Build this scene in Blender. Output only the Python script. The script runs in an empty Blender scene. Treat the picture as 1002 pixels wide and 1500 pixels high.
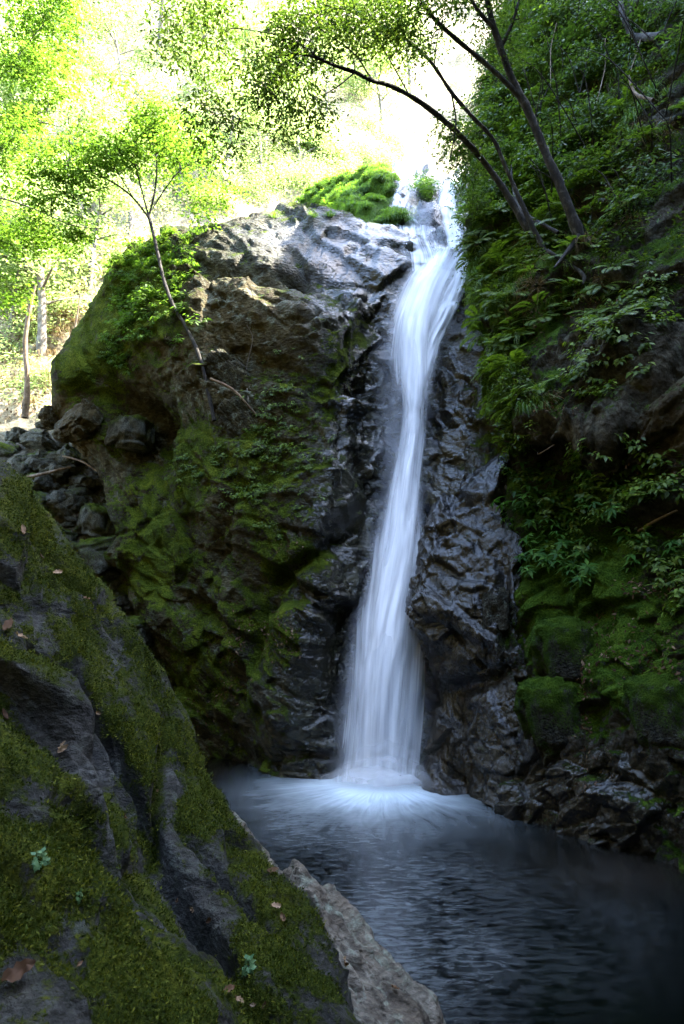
import bpy, math, random
import numpy as np
from mathutils import Matrix, Vector

rng = np.random.default_rng(7)
random.seed(7)
SC = bpy.context.scene
COL = SC.collection
F32 = np.float32

# ------------------------------------------------------------------ camera
CAM = np.array([0.0, 0.0, 2.2]); FPX = 995.0; PITCH = math.radians(8.57)
cs, sn = math.cos(PITCH), math.sin(PITCH)
FW = np.array([0, cs, sn]); UP = np.array([0, -sn, cs]); RT = np.array([1.0, 0, 0])

def S(px, py, Y):
    """pixel of the photograph + distance in front of the camera -> a point of the place"""
    d = FW + (px - 501) / FPX * RT + (750 - py) / FPX * UP
    return CAM + d * (Y / d[1])

def Sv(a):
    a = np.asarray(a, float)
    d = FW + ((a[..., 0] - 501) / FPX)[..., None] * RT + ((750 - a[..., 1]) / FPX)[..., None] * UP
    return CAM + d * (a[..., 2] / d[..., 1])[..., None]

def proj(P):
    q = P - CAM
    w = np.maximum(q @ FW, 1e-3)
    return np.stack([501 + FPX * (q @ RT) / w, 750 - FPX * (q @ UP) / w], -1), q @ FW

cam = bpy.data.cameras.new("camera"); camo = bpy.data.objects.new("camera", cam); COL.objects.link(camo)
camo.location = CAM; camo.rotation_euler = (math.pi / 2 + PITCH, 0, 0)
cam.sensor_fit = 'VERTICAL'; cam.sensor_height = 36; cam.sensor_width = 24; cam.lens = 36 * FPX / 1500
cam.clip_start = 0.05; cam.clip_end = 500
cam.dof.use_dof = True; cam.dof.focus_distance = 8.5; cam.dof.aperture_fstop = 13.0
SC.camera = camo

# ------------------------------------------------------------------ noise
_T = np.random.default_rng(11)
GRAD = _T.normal(size=(4096, 3)).astype(F32); GRAD /= np.linalg.norm(GRAD, axis=1)[:, None]
RND3 = _T.random((4096, 3)).astype(F32); RNDV = (_T.random((4096, 4)).astype(F32) * 2 - 1)

def hsh(ix, iy, iz):
    return ((ix * 73856093) ^ (iy * 19349663) ^ (iz * 83492791)) & 4095

def pnoise(p):
    p = np.asarray(p, F32); i = np.floor(p).astype(np.int64); f = (p - i).astype(F32)
    u = f * f * f * (f * (f * 6 - 15) + 10); r = 0
    for dx in (0, 1):
        wx = u[:, 0] if dx else 1 - u[:, 0]
        for dy in (0, 1):
            wy = u[:, 1] if dy else 1 - u[:, 1]
            for dz in (0, 1):
                wz = u[:, 2] if dz else 1 - u[:, 2]
                g = GRAD[hsh(i[:, 0] + dx, i[:, 1] + dy, i[:, 2] + dz)]
                r = r + wx * wy * wz * (g[:, 0] * (f[:, 0] - dx) + g[:, 1] * (f[:, 1] - dy) + g[:, 2] * (f[:, 2] - dz))
    return r * 1.5

def fbm(p, o=4, gain=.5, lac=2.03):
    r = 0; a = 1.0; s = 0
    for k in range(o):
        r = r + a * pnoise(p * (lac ** k) + 17.3 * k); s += a; a *= gain
    return r / s

def ridged(p, o=4, gain=.5):
    r = 0; a = 1.0; s = 0
    for k in range(o):
        r = r + a * (1 - 2 * np.abs(pnoise(p * (2.07 ** k) + 9.1 * k))); s += a; a *= gain
    return r / s

def worley(p, sm=.16):
    """facets: F1, F2, height of a randomly tilted plane per cell"""
    p = np.asarray(p, F32); i = np.floor(p).astype(np.int64)
    n = len(p); f1 = np.full(n, 9, F32); f2 = np.full(n, 9, F32); h = np.zeros(n, F32); g = np.zeros(n, F32)
    for dx in (-1, 0, 1):
        for dy in (-1, 0, 1):
            for dz in (-1, 0, 1):
                c = i + np.array([dx, dy, dz]); k = hsh(c[:, 0], c[:, 1], c[:, 2])
                d = p - (c + RND3[k]).astype(F32)
                dd = np.sqrt((d * d).sum(1))
                rv = RNDV[k]
                hh = rv[:, 3] * .6 + (d * rv[:, :3]).sum(1) * .9
                m = dd < f1
                m2 = (~m) & (dd < f2)
                g = np.where(m, h, np.where(m2, hh, g)); f2 = np.where(m, f1, np.where(m2, dd, f2)); h = np.where(m, hh, h); f1 = np.where(m, dd, f1)
    w = .5 + .5 * sstep(0, sm, f2 - f1)
    return f1, f2, h * w + g * (1 - w)

def sstep(a, b, x):
    t = np.clip((x - a) / (b - a), 0, 1); return t * t * (3 - 2 * t)

def vn(p):
    return np.stack([pnoise(p), pnoise(p + 31.7), pnoise(p + 71.3)], -1)

# ------------------------------------------------------------------ mesh helpers
def mk_mesh(name, V, F, smooth=True):
    V = np.asarray(V, F32); F = np.asarray(F, np.int32)
    me = bpy.data.meshes.new(name); k = F.shape[1]
    me.vertices.add(len(V)); me.vertices.foreach_set("co", V.ravel())
    me.loops.add(F.size); me.loops.foreach_set("vertex_index", F.ravel())
    me.polygons.add(len(F)); me.polygons.foreach_set("loop_start", np.arange(0, F.size, k, dtype=np.int32))
    me.polygons.foreach_set("loop_total", np.full(len(F), k, np.int32))
    if smooth: me.polygons.foreach_set("use_smooth", np.ones(len(F), bool))
    me.update(calc_edges=True)
    return me

def fattr(me, name, vals, domain='POINT'):
    a = me.attributes.new(name, 'FLOAT', domain); a.data.foreach_set("value", np.asarray(vals, F32))

def cattr(me, name, rgba):
    a = me.attributes.new(name, 'FLOAT_COLOR', 'POINT'); a.data.foreach_set("color", np.asarray(rgba, F32).ravel())

def link(name, me, mat=None, parent=None):
    o = bpy.data.objects.new(name, me); COL.objects.link(o)
    if mat and me: me.materials.append(mat)
    if parent: o.parent = parent
    return o

def tag(o, label=None, cat=None, group=None, kind=None):
    if label: o['label'] = label
    if cat: o['category'] = cat
    if group: o['group'] = group
    if kind: o['kind'] = kind
    return o

def empty(name, loc, label, cat, group=None):
    o = bpy.data.objects.new(name, None); COL.objects.link(o); o.location = loc
    return tag(o, label, cat, group)

def cr(C, ns, axis):
    C = np.moveaxis(C, axis, 0); n = len(C); out = []
    for i in range(n - 1):
        p1, p2 = C[i], C[i + 1]
        p0 = C[i - 1] if i > 0 else 2 * p1 - p2
        p3 = C[i + 2] if i < n - 2 else 2 * p2 - p1
        m1 = (p2 - p0) * .5; m2 = (p3 - p1) * .5
        L = np.linalg.norm(p2 - p1, axis=-1, keepdims=True) * 1.3
        for m in (m1, m2):
            q = np.linalg.norm(m, axis=-1, keepdims=True) + 1e-6
            m *= np.minimum(1, L / q)
        t = (np.arange(ns[i]) / ns[i]).reshape((-1,) + (1,) * (C.ndim - 1))
        out.append((2 * t**3 - 3 * t**2 + 1) * p1 + (t**3 - 2 * t**2 + t) * m1 + (-2 * t**3 + 3 * t**2) * p2 + (t**3 - t**2) * m2)
    out.append(C[-1:])
    return np.moveaxis(np.concatenate(out, 0), 0, axis)

def segs(W, axis, step, lo=5, hi=150):
    px, dep = proj(W); n = W.shape[axis]; res = []
    for i in range(n - 1):
        a = np.take(px, i, axis); b = np.take(px, i + 1, axis); d = np.linalg.norm(b - a, axis=-1)
        on = ((np.minimum(a, b) < [1080, 1580]) & (np.maximum(a, b) > [-80, -80])).all(-1) & (np.take(dep, i, axis) > .3)
        L = d[on].max() if on.any() else 0
        res.append(int(np.clip(L / step, lo, hi)))
    return res

def surface(W, step):
    W = np.asarray(W, float)
    G = cr(cr(W, segs(W, 0, step), 0), segs(W, 1, step), 1)
    return G

def gnormals(G):
    du = np.gradient(G, axis=0); dv = np.gradient(G, axis=1)
    n = np.cross(du, dv); n /= (np.linalg.norm(n, axis=-1, keepdims=True) + 1e-9)
    return n

def grid_faces(a, b):
    i = np.arange(a * b).reshape(a, b)
    return np.stack([i[:-1, :-1], i[1:, :-1], i[1:, 1:], i[:-1, 1:]], -1).reshape(-1, 4)

def blobs(px, L):
    r = 0
    for b in L:
        x, y, rx, ry, amt = b[:5]; ang = math.radians(b[5]) if len(b) > 5 else 0
        dx = px[:, 0] - x; dy = px[:, 1] - y
        u = (dx * math.cos(ang) + dy * math.sin(ang)) / rx; v = (-dx * math.sin(ang) + dy * math.cos(ang)) / ry
        r = r + amt * np.exp(-(u * u + v * v))
    return r

def rot(ax, ay, az):
    return np.array((Matrix.Rotation(math.radians(az), 3, 'Z') @ Matrix.Rotation(math.radians(ay), 3, 'Y') @ Matrix.Rotation(math.radians(ax), 3, 'X')))

def rock_disp(P, R, stretch, f, amp, fine=1.0, crisp=1.0, seed=0.0):
    """broken, layered rock: tilted facets at two sizes, ledges, cracks and grain"""
    q0 = (P @ R)
    q = q0 * np.array(stretch)
    q = q + .20 * vn(q * f * .8 + seed) / f
    f1, f2, h1 = worley(q * f + seed, .045)
    g1, g2, h2 = worley(q * f * 2.6 + seed + 5, .05)
    k1, k2, h3 = worley(q * f * 7.0 + seed + 9, .08)
    d = .60 * h1 - .10 * (1 - sstep(0, .06, f2 - f1)) + crisp * (.30 * h2 - .05 * (1 - sstep(0, .08, g2 - g1))) + fine * .13 * h3
    # ledges along the bedding: slow rise, sharp drop
    for fr, a, sd in ((1.3, .32, 0), (3.3, .13, 11), (8.1, .03 * fine, 23)):
        w = q0[:, 2] * f * fr + 1.5 * fbm(q0 * f * np.array([.7, .7, .9]) * (1 + .3 * fr) * .5 + sd + seed, 3)
        w = w - np.floor(w); saw = np.where(w < .92, w / .92, (1 - w) / .08) - .5
        d = d + a * saw * sstep(-.25, .25, pnoise(P * f * .8 + sd + seed))
    d = d + .28 * fbm(P * f * .55 + seed, 3) + .05 * ridged(q * f * 5 + 3, 3, .55) + fine * .06 * fbm(q * f * 14, 4, .6)
    return d * amp

MASS = {}
def mass(name, W, step, disp, dents=(), mask=None, mat=None):
    G = surface(W, step); a, b = G.shape[:2]
    N = gnormals(G)
    Q = G.reshape(-1, 3); qp, qd = proj(Q)
    on = (qd > .3) & (qp[:, 0] > 0) & (qp[:, 0] < 1002) & (qp[:, 1] > 0) & (qp[:, 1] < 1500)
    dv = CAM - Q; dv /= np.linalg.norm(dv, axis=1)[:, None]
    flip = bool((N.reshape(-1, 3) * dv).sum(1)[on].sum() < 0)
    if flip: N = -N
    V = G.reshape(-1, 3); Nn = N.reshape(-1, 3)
    px, dep = proj(V)
    vis = (dep > .5)
    d = disp(V)
    if dents: d = d + blobs(px, dents) * vis
    V2 = V + Nn * d[:, None]
    N2 = gnormals(V2.reshape(a, b, 3)).reshape(-1, 3)
    if flip: N2 = -N2
    F = grid_faces(a, b)
    if flip: F = F[:, ::-1]
    me = mk_mesh(name, V2, F)
    px, dep = proj(V2)
    mk = mask(V2, N2, px) if mask else np.zeros((len(V2), 4))
    cattr(me, "mask", np.clip(mk, 0, 1))
    o = link(name, me, mat)
    MASS[name] = dict(V=V2, N=N2, px=px, dep=dep, mask=mk, shape=(a, b), obj=o)
    return o

# ------------------------------------------------------------------ materials
class NT:
    def __init__(s, name):
        s.m = bpy.data.materials.new(name); s.m.use_nodes = True; s.t = s.m.node_tree; s.t.nodes.clear()
        s.out = s.t.nodes.new('ShaderNodeOutputMaterial')
    def n(s, ty, **kw):
        x = s.t.nodes.new('ShaderNode' + ty)
        for k, v in kw.items():
            if k.startswith('i_'):
                key = k[2:].replace('_', ' ')
                x.inputs[int(key) if key.isdigit() else key].default_value = v
            else: setattr(x, k, v)
        return x
    def l(s, a, b): s.t.links.new(a, b)
    def val(s, sock, v):
        if hasattr(v, 'is_output') or isinstance(v, bpy.types.NodeSocket): s.l(v, sock)
        else: sock.default_value = v
    def math(s, op, a, b=0.0, c=None, clamp=False):
        x = s.n('Math', operation=op, use_clamp=clamp); s.val(x.inputs[0], a); s.val(x.inputs[1], b)
        if c is not None: s.val(x.inputs[2], c)
        return x.outputs[0]
    def mix(s, f, a, b, blend='MIX'):
        x = s.n('Mix', data_type='RGBA', blend_type=blend); s.val(x.inputs[0], f); s.val(x.inputs[6], a); s.val(x.inputs[7], b); return x.outputs[2]
    def noise(s, vec, scale, detail=5, rough=.6, dist=0.0):
        x = s.n('TexNoise'); x.inputs['Scale'].default_value = scale; x.inputs['Detail'].default_value = detail
        x.inputs['Roughness'].default_value = rough; x.inputs['Distortion'].default_value = dist
        if vec is not None: s.l(vec, x.inputs['Vector'])
        return x.outputs[0]
    def ramp(s, f, stops, ease=False):
        x = s.n('ValToRGB'); s.val(x.inputs[0], f); e = x.color_ramp.elements
        if ease: x.color_ramp.interpolation = 'EASE'
        while len(e) < len(stops): e.new(.5)
        for k, (p, c) in enumerate(stops): e[k].position = p; e[k].color = (*c, 1) if len(c) == 3 else c
        return x.outputs[0]

def rock_mat(name, dark, mid, light, warm, moss, bump=.5, scale=1.0, angle=(0, 0, 0), sq=(1, 1, 1), wetrough=.09, micro=.03):
    t = NT(name); tc = t.n('TexCoord').outputs['Object']
    mp = t.n('Mapping'); mp.inputs['Rotation'].default_value = [math.radians(v) for v in angle]; mp.inputs['Scale'].default_value = sq
    t.l(tc, mp.inputs[0]); v = mp.outputs[0]
    at = t.n('Attribute', attribute_name='mask'); sep = t.n('SeparateColor'); t.l(at.outputs['Color'], sep.inputs[0])
    mossA, wetA, warmA, lichA = sep.outputs[0], sep.outputs[1], sep.outputs[2], at.outputs['Alpha']
    n1 = t.noise(v, 1.6 * scale, 9, .68, .4); n2 = t.noise(v, 11 * scale, 7, .65); n3 = t.noise(tc, 75 * scale, 4, .6)
    n4 = t.noise(tc, 30 * scale, 5, .7)
    m = t.math('ADD', t.math('MULTIPLY', n1, .55), t.math('MULTIPLY', n2, .45))
    col = t.ramp(m, [(.40, dark), (.50, mid), (.61, light)])
    wcol = t.ramp(m, [(.34, tuple(c * .35 for c in warm)), (.52, warm), (.68, tuple(c * 1.7 for c in warm))])
    col = t.mix(warmA, col, wcol)
    # pale lichen crust
    ln = t.noise(tc, 6 * scale, 8, .7, .6)
    lf = t.math('MULTIPLY', t.math('MULTIPLY', t.math('SUBTRACT', ln, .52), 9, clamp=True), lichA, clamp=True)
    col = t.mix(lf, col, t.ramp(n4, [(.3, (.10, .12, .09)), (.7, (.26, .29, .22))]))
    # wet rock is darker
    dk = t.n('MapRange'); t.l(wetA, dk.inputs[0]); dk.inputs[3].default_value = 1.0; dk.inputs[4].default_value = .5
    cm = t.n('Mix', data_type='RGBA', blend_type='MULTIPLY'); cm.inputs[0].default_value = 1
    t.l(col, cm.inputs[6]); cc = t.n('CombineColor'); [t.l(dk.outputs[0], cc.inputs[k]) for k in range(3)]; t.l(cc.outputs[0], cm.inputs[7]); col = cm.outputs[2]
    # moss
    mf = t.math('ADD', mossA, t.math('MULTIPLY', t.math('SUBTRACT', n4, .5), 1.1)); mf = t.math('ADD', mf, t.math('MULTIPLY', t.math('SUBTRACT', n2, .5), .9))
    mf = t.math('MULTIPLY', t.math('SUBTRACT', mf, .42), 5, clamp=True)
    mn = t.math('ADD', t.math('MULTIPLY', t.noise(tc, 42 * scale, 5, .7), .6), t.math('MULTIPLY', t.noise(tc, 3.3, 4, .6), .4))
    mcol = t.ramp(mn, [(.36, moss[0]), (.50, moss[1]), (.64, moss[2])])
    col = t.mix(mf, col, mcol)
    rg = t.n('MapRange'); t.l(wetA, rg.inputs[0]); rg.inputs[3].default_value = .72; rg.inputs[4].default_value = wetrough
    rr = t.math('ADD', rg.outputs[0], t.math('MULTIPLY', t.math('SUBTRACT', n2, .5), .30)); 
    rr = t.math('MAXIMUM', rr, t.math('MULTIPLY', mf, .9)); rr = t.math('MAXIMUM', rr, .10)
    p = t.n('BsdfPrincipled'); t.l(col, p.inputs['Base Color']); t.l(rr, p.inputs['Roughness'])
    wn = t.math('MULTIPLY', wetA, t.math('SUBTRACT', 1.0, mf), clamp=True)
    t.l(t.math('ADD', .06, t.math('MULTIPLY', wn, .46)), p.inputs['Specular IOR Level'])
    vor = t.n('TexVoronoi', feature='DISTANCE_TO_EDGE'); vor.inputs['Scale'].default_value = 5.5 * scale
    t.l(v, vor.inputs['Vector'])
    crack = t.math('MULTIPLY', vor.outputs['Distance'], 9, clamp=True)
    h = t.math('ADD', t.math('MULTIPLY', n2, .75), t.math('MULTIPLY', n4, .20 + micro)); h = t.math('ADD', h, t.math('MULTIPLY', t.math('MULTIPLY', n3, t.math('SUBTRACT', 1.0, wetA)), micro))
    h = t.math('ADD', h, t.math('MULTIPLY', crack, .06))
    vo2 = t.n('TexVoronoi'); vo2.inputs['Scale'].default_value = 13 * scale; t.l(v, vo2.inputs['Vector']); h = t.math('ADD', h, t.math('MULTIPLY', vo2.outputs['Distance'], .30))
    h = t.math('ADD', h, t.math('MULTIPLY', t.math('MULTIPLY', mf, t.noise(tc, (60 if micro < .1 else 120) * scale, 3, .7)), .5))
    b = t.n('Bump'); b.inputs['Strength'].default_value = bump; b.inputs['Distance'].default_value = .12 / scale; t.l(t.math('MULTIPLY', h, t.math('SUBTRACT', 1.0, t.math('MULTIPLY', wn, .72))), b.inputs['Height'])
    t.l(b.outputs[0], p.inputs['Normal']); t.l(p.outputs[0], t.out.inputs[0])
    return t.m

def leaf_mat(name, c1, c2, c3, trans=.45, rough=.5, spec=.3, tc_boost=1.6, tb=.55):
    t = NT(name); a = t.n('Attribute', attribute_name='rnd')
    col = t.ramp(a.outputs['Fac'], [(0, c1), (.55, c2), (1, c3)])
    p = t.n('BsdfPrincipled'); t.l(col, p.inputs['Base Color']); p.inputs['Roughness'].default_value = rough; p.inputs['Specular IOR Level'].default_value = spec
    tr = t.n('BsdfTranslucent'); t.l(t.mix(1.0, col, (tc_boost * 1.05, tc_boost, tc_boost * tb, 1), 'MULTIPLY'), tr.inputs['Color'])
    m = t.n('MixShader'); m.inputs[0].default_value = trans; t.l(p.outputs[0], m.inputs[1]); t.l(tr.outputs[0], m.inputs[2]); t.l(m.outputs[0], t.out.inputs[0])
    return t.m

def bark_mat(name, c1, c2, c3, sc=1.0):
    t = NT(name); tc = t.n('TexCoord').outputs['Object']
    mp = t.n('Mapping'); mp.inputs['Scale'].default_value = (1, 1, .35); t.l(tc, mp.inputs[0])
    n = t.noise(mp.outputs[0], 22 * sc, 7, .7); n2 = t.noise(tc, 5 * sc, 5, .7, .5)
    col = t.ramp(t.math('ADD', t.math('MULTIPLY', n, .4), t.math('MULTIPLY', n2, .6)), [(.38, c1), (.52, c2), (.64, c3)])
    p = t.n('BsdfPrincipled'); t.l(col, p.inputs['Base Color']); p.inputs['Roughness'].default_value = .85; p.inputs['Specular IOR Level'].default_value = .2
    b = t.n('Bump'); b.inputs['Strength'].default_value = .6; b.inputs['Distance'].default_value = .02; t.l(n, b.inputs['Height']); t.l(b.outputs[0], p.inputs['Normal'])
    t.l(p.outputs[0], t.out.inputs[0]); return t.m

MOSS = [(.013, .021, .002), (.056, .084, .007), (.15, .175, .016)]
MOSSR = [(.007, .017, .002), (.034, .070, .005), (.095, .145, .013)]
M_out = rock_mat('outcrop_rock', (.008, .0075, .004), (.034, .032, .017), (.115, .110, .068), (.068, .050, .018), MOSS, .85, 1.0, (20, 35, 10), (1, 1, 1.6))
M_right = rock_mat('cliff_rock', (.007, .007, .005), (.030, .028, .020), (.10, .095, .072), (.060, .042, .018), MOSSR, .85, 1.1)
M_wet = rock_mat('wet_rock', (.0045, .0042, .003), (.018, .0165, .0125), (.060, .056, .044), (.040, .028, .011), MOSSR, .9, 1.2, (10, 30, 0), (1.3, 1, .9))
M_fore = rock_mat('foreground_rock', (.006, .0065, .006), (.021, .021, .019), (.064, .066, .060), (.035, .028, .015), [(.006, .009, .001), (.027, .038, .003), (.088, .094, .010)], .8, 2.2, (0, 38, 0), (1, 1, 1.8), micro=.2)
M_grey = rock_mat('grey_rock', (.026, .023, .017), (.075, .067, .052), (.165, .152, .12), (.085, .062, .04), MOSS, .7, 2.2, (0, 38, 0), (1, 1, 2.0))
M_rub = rock_mat('boulder_stone', (.016, .016, .011), (.055, .055, .042), (.15, .155, .12), (.08, .055, .025), MOSS, .8, 2.0)
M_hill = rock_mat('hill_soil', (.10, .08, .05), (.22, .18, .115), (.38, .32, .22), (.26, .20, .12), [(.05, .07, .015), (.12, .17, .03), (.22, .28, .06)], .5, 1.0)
M_bank = rock_mat('bank_soil', (.01, .01, .006), (.03, .03, .018), (.06, .055, .04), (.05, .035, .02), MOSSR, .6, 1.0)

# ------------------------------------------------------------------ rock masses
def P(*pts): return [S(*p) for p in pts]
def W3(*p): return np.array(p, float)
def fold(col, dx, dy):  # a copy moved further back: the side one does not see
    return [p + np.array([dx, dy, 0]) for p in col]

# the outcrop left of the fall, and the rock behind the water
out_cols = [
 [(200,420,17),(175,430,15.5),(150,500,15),(140,580,14.8),(170,660,14.6),(190,730,14.3),(200,800,14),(230,900,13.5),(300,1060,13),(310,1160,12.5)],
 [(190,400,15.5),(165,400,13),(120,470,12.4),(78,555,12.2),(80,625,12.3),(140,700,12.2),(160,790,11.8),(178,890,11.5),(255,1020,11.4),(300,1130,11.3)],
 [(230,390,15),(230,345,12.6),(200,420,12.0),(160,500,11.6),(180,590,11.7),(210,690,11.5),(220,790,11.2),(235,890,10.9),(300,1030,10.8),(340,1130,10.9)],
 [(290,370,14.6),(300,325,12.4),(285,385,11.5),(265,470,11.0),(265,570,11.1),(265,680,10.95),(275,780,10.6),(290,890,10.4),(340,1030,10.3),(375,1130,10.4)],
 [(390,360,14.5),(400,316,12.7),(385,385,11.3),(375,440,10.6),(365,560,10.5),(360,670,10.2),(365,780,9.95),(375,890,9.8),(400,1040,9.8),(420,1140,9.9)],
 [(480,360,14.8),(490,318,13.0),(475,400,11.4),(487,452,10.4),(488,560,10.1),(478,670,9.85),(470,780,9.6),(465,890,9.55),(470,1040,9.6),(480,1145,9.65)],
 [(560,370,15),(565,335,13.2),(550,390,11.9),(548,450,11.35),(542,560,11.05),(535,670,10.6),(525,780,10.3),(512,890,10.05),(508,1040,9.85),(510,1150,9.8)],
 [(610,370,15.5),(615,350,13.3),(610,395,12.1),(605,470,11.6),(600,570,11.25),(590,680,10.95),(580,790,10.65),(570,900,10.45),(565,1040,10.3),(565,1150,10.2)],
 [(660,370,15.5),(665,360,13.2),(675,400,11.9),(670,470,11.2),(662,580,10.75),(655,690,10.35),(645,790,10.2),(645,900,10.3),(645,1040,10.2),(645,1150,10.2)],
 [(730,380,15.5),(730,370,13.4),(740,420,11.8),(740,480,11),(730,590,10.2),(720,700,9.8),(720,800,9.5),(720,900,9.6),(720,1040,9.6),(720,1160,9.6)],
 [(840,380,15),(840,370,13),(840,420,11.6),(840,480,10.9),(840,590,10.2),(840,700,9.9),(840,800,9.7),(840,900,9.7),(840,1040,9.7),(840,1160,9.7)],
]
out_W = np.array([[S(*p) for p in c] for c in out_cols])
out_W = np.concatenate([out_W, (out_W[:, -1:] + np.array([0, -.1, -.9]))], 1)
def bedding(a, b, n):
    a = nrm_(np.asarray(a, float)); n = np.asarray(n, float); n = nrm_(n - a * (n @ a)); return np.stack([a, np.cross(n, a), n], 1)
def nrm_(v): return v / np.linalg.norm(v)
R_out = bedding(S(560,480,11) - S(300,345,12), 0, (-.35, -.45, .8))
def out_disp(Pn):
    d = rock_disp(Pn, R_out, (.6, .9, 1.1), .62, .40, 1.15, 1.0)
    return d * (1 - blobs(proj(Pn)[0], [(100,560,100,140,.65),(430,350,170,40,.5)]))
def out_mask(V, N, px):
    n = fbm(V * 1.3, 5, .6); n2 = fbm(V * 4.0 + 9, 4, .6)
    wet = blobs(px, [(540,420,70,60,.9),(540,560,75,120,1.0),(520,720,60,110,1.1),(490,950,95,160,1.2),(640,600,70,200,1.3),(600,950,120,250,1.2),(520,350,120,40,.75),(420,1090,80,70,.8),(600,380,120,60,.9)])
    moss = .33 + .6 * n + .6 * n2 + np.clip(N[:, 2], -.2, 1) * .35
    moss += blobs(px, [(190,440,75,95,.5),(230,790,50,110,.42,20),(360,690,70,90,.2),(520,500,34,120,.5,25),(300,1000,60,90,.3),(400,920,45,80,.45),(290,640,60,60,.2),(560,365,36,14,.5),(120,540,50,50,.5),(440,820,60,40,.35)])
    moss -= blobs(px, [(360,470,95,60,.45),(400,350,150,30,.45),(520,350,60,22,.5),(540,560,40,150,.4),(330,560,40,50,.3),(215,640,25,40,.5),(510,950,55,160,.6),(620,600,60,220,.7),(560,1000,80,200,.6),(580,420,60,40,.6)])
    warm = .28 + .5 * fbm(V * .9 + 40, 3) + blobs(px, [(380,480,110,70,.6),(110,620,45,45,1.2),(420,800,70,60,.3),(230,520,60,60,.5)]) - blobs(px, [(520,560,60,200,.7),(450,350,200,35,.5),(500,950,80,200,.6)])
    lich = .25 + blobs(px, [(310,590,60,60,.9),(360,450,90,60,.5),(380,620,60,50,.6),(300,930,90,60,.5),(400,345,120,26,.5)]) - wet
    return np.stack([moss, wet + .08 * n, warm, lich], -1)
mass('rock_outcrop', out_W, 1.9, out_disp, dents=[(215,640,30,45,-.75),(205,600,60,16,-.3,20),(300,900,60,14,-.35,35),(480,460,60,14,.18,20),(385,395,110,10,-.3,5),(300,545,26,55,.25,-25),(430,1000,40,130,.28,8),(545,480,24,26,-.25),(440,830,60,12,-.3,-30),(330,770,14,70,-.25,25),(380,930,16,90,-.25,20)],
     mask=out_mask, mat=M_out)

# the cliff on the right
rc = [
 [(830,-70,19),(800,-20,18),(780,110,17),(760,250,15),(760,400,12.5),(770,520,11.2),(780,650,10.4),(790,700,10.4),(800,790,10.2),(800,880,10),(800,1000,9.6),(790,1100,9.2),(790,1195,8.8),(790,1260,8.6)],
 [(752,-60,15.8),(738,-20,15),(718,110,14),(697,250,12.3),(694,400,10.7),(712,520,9.6),(725,648,8.8),(738,690,9.2),(748,790,8.9),(750,880,8.7),(750,1000,8.45),(745,1100,8.2),(745,1192,7.95),(745,1300,7.8)],
 [(830,-80,14.2),(800,-20,13.2),(780,110,12.4),(765,250,11.2),(765,400,9.7),(775,520,8.8),(785,648,7.95),(795,685,8.9),(805,790,8.3),(810,880,8.0),(810,1000,7.75),(810,1100,7.6),(810,1207,7.5),(810,1310,7.35)],
 [(930,-120,12.4),(890,-20,11.6),(870,110,10.9),(860,250,10.0),(860,390,9.0),(860,500,8.3),(870,630,7.6),(885,690,8.3),(890,790,7.7),(890,880,7.4),(890,1000,7.15),(890,1100,7.05),(890,1230,7.0),(890,1340,6.9)],
 [(1060,-340,10.8),(1010,-20,10),(990,110,9.5),(980,250,8.9),(970,390,8.2),(965,500,7.6),(965,590,7.1),(970,690,7.4),(975,790,7.0),(975,880,6.8),(975,1000,6.6),(975,1100,6.5),(975,1256,6.5),(975,1370,6.4)],
 [(1230,-620,9),(1200,-20,8.2),(1180,110,7.9),(1160,250,7.5),(1150,390,7.0),(1140,500,6.6),(1130,610,6.2),(1130,690,6.3),(1130,790,6.1),(1130,880,5.9),(1130,1000,5.8),(1130,1100,5.7),(1130,1325,5.65),(1130,1450,5.5)],  # crest above the view, raised to keep the sun off the front slab
]
rW = [[S(*p) for p in c] for c in rc]
for yy in (2.0, -4.0, -12.0):  # unseen cliff towards and behind the viewer, raised to block sun and sky
    rW.append([W3(4.6 + .28 * z + .03 * abs(yy - 2), yy, z) for z in (24, 11, 9.2, 7.6, 6.3, 5.2, 4.3, 3.6, 2.9, 2.3, 1.6, .8, 0, -.8)])
rW = np.array(rW)
top = rW[:, :1] + np.array([4.0, 2.0, -.2])
top2 = rW[:, :1] + np.array([12.0, 5.0, -1.0])
rW = np.concatenate([top2, top, rW], 1)
rW = np.concatenate([rW, rW[:, -1:] + np.array([0, 0, -.8])], 1)
R_r = bedding(S(1000,430,7.4) - S(840,600,8.0), 0, (-.45, -.35, .8))
def right_mask(V, N, px):
    n = fbm(V * 1.4 + 3, 5, .6); n2 = fbm(V * 5.0 + 9, 4, .6)
    wet = blobs(px, [(830,1180,110,90,1.0),(960,1160,110,110,.9),(760,1000,60,120,.7),(900,950,60,60,.4),(760,1150,60,90,1)])
    moss = .36 + .6 * n + .35 * n2 + np.clip(N[:, 2], -.3, 1) * .4
    moss += blobs(px, [(860,900,120,90,.45),(800,1010,60,60,.35),(850,800,140,80,.35),(990,1060,40,60,.6),(760,250,120,250,.4),(720,560,30,120,.5),(900,1040,90,60,.25)])
    moss -= blobs(px, [(930,540,90,60,.4),(930,640,60,50,.35),(880,1150,150,80,.45),(800,660,70,30,.5),(945,190,40,70,.4),(860,500,60,50,.2)])
    warm = .15 + .5 * fbm(V * 1.1 + 40, 3) + blobs(px, [(980,600,60,90,.4),(770,1180,60,60,.5),(840,1150,30,60,.4)])
    lich = .1 + blobs(px, [(940,190,40,60,1.0),(900,540,60,60,.2)]) - wet
    return np.stack([moss, wet + .1 * n, warm, lich], -1)
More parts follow.
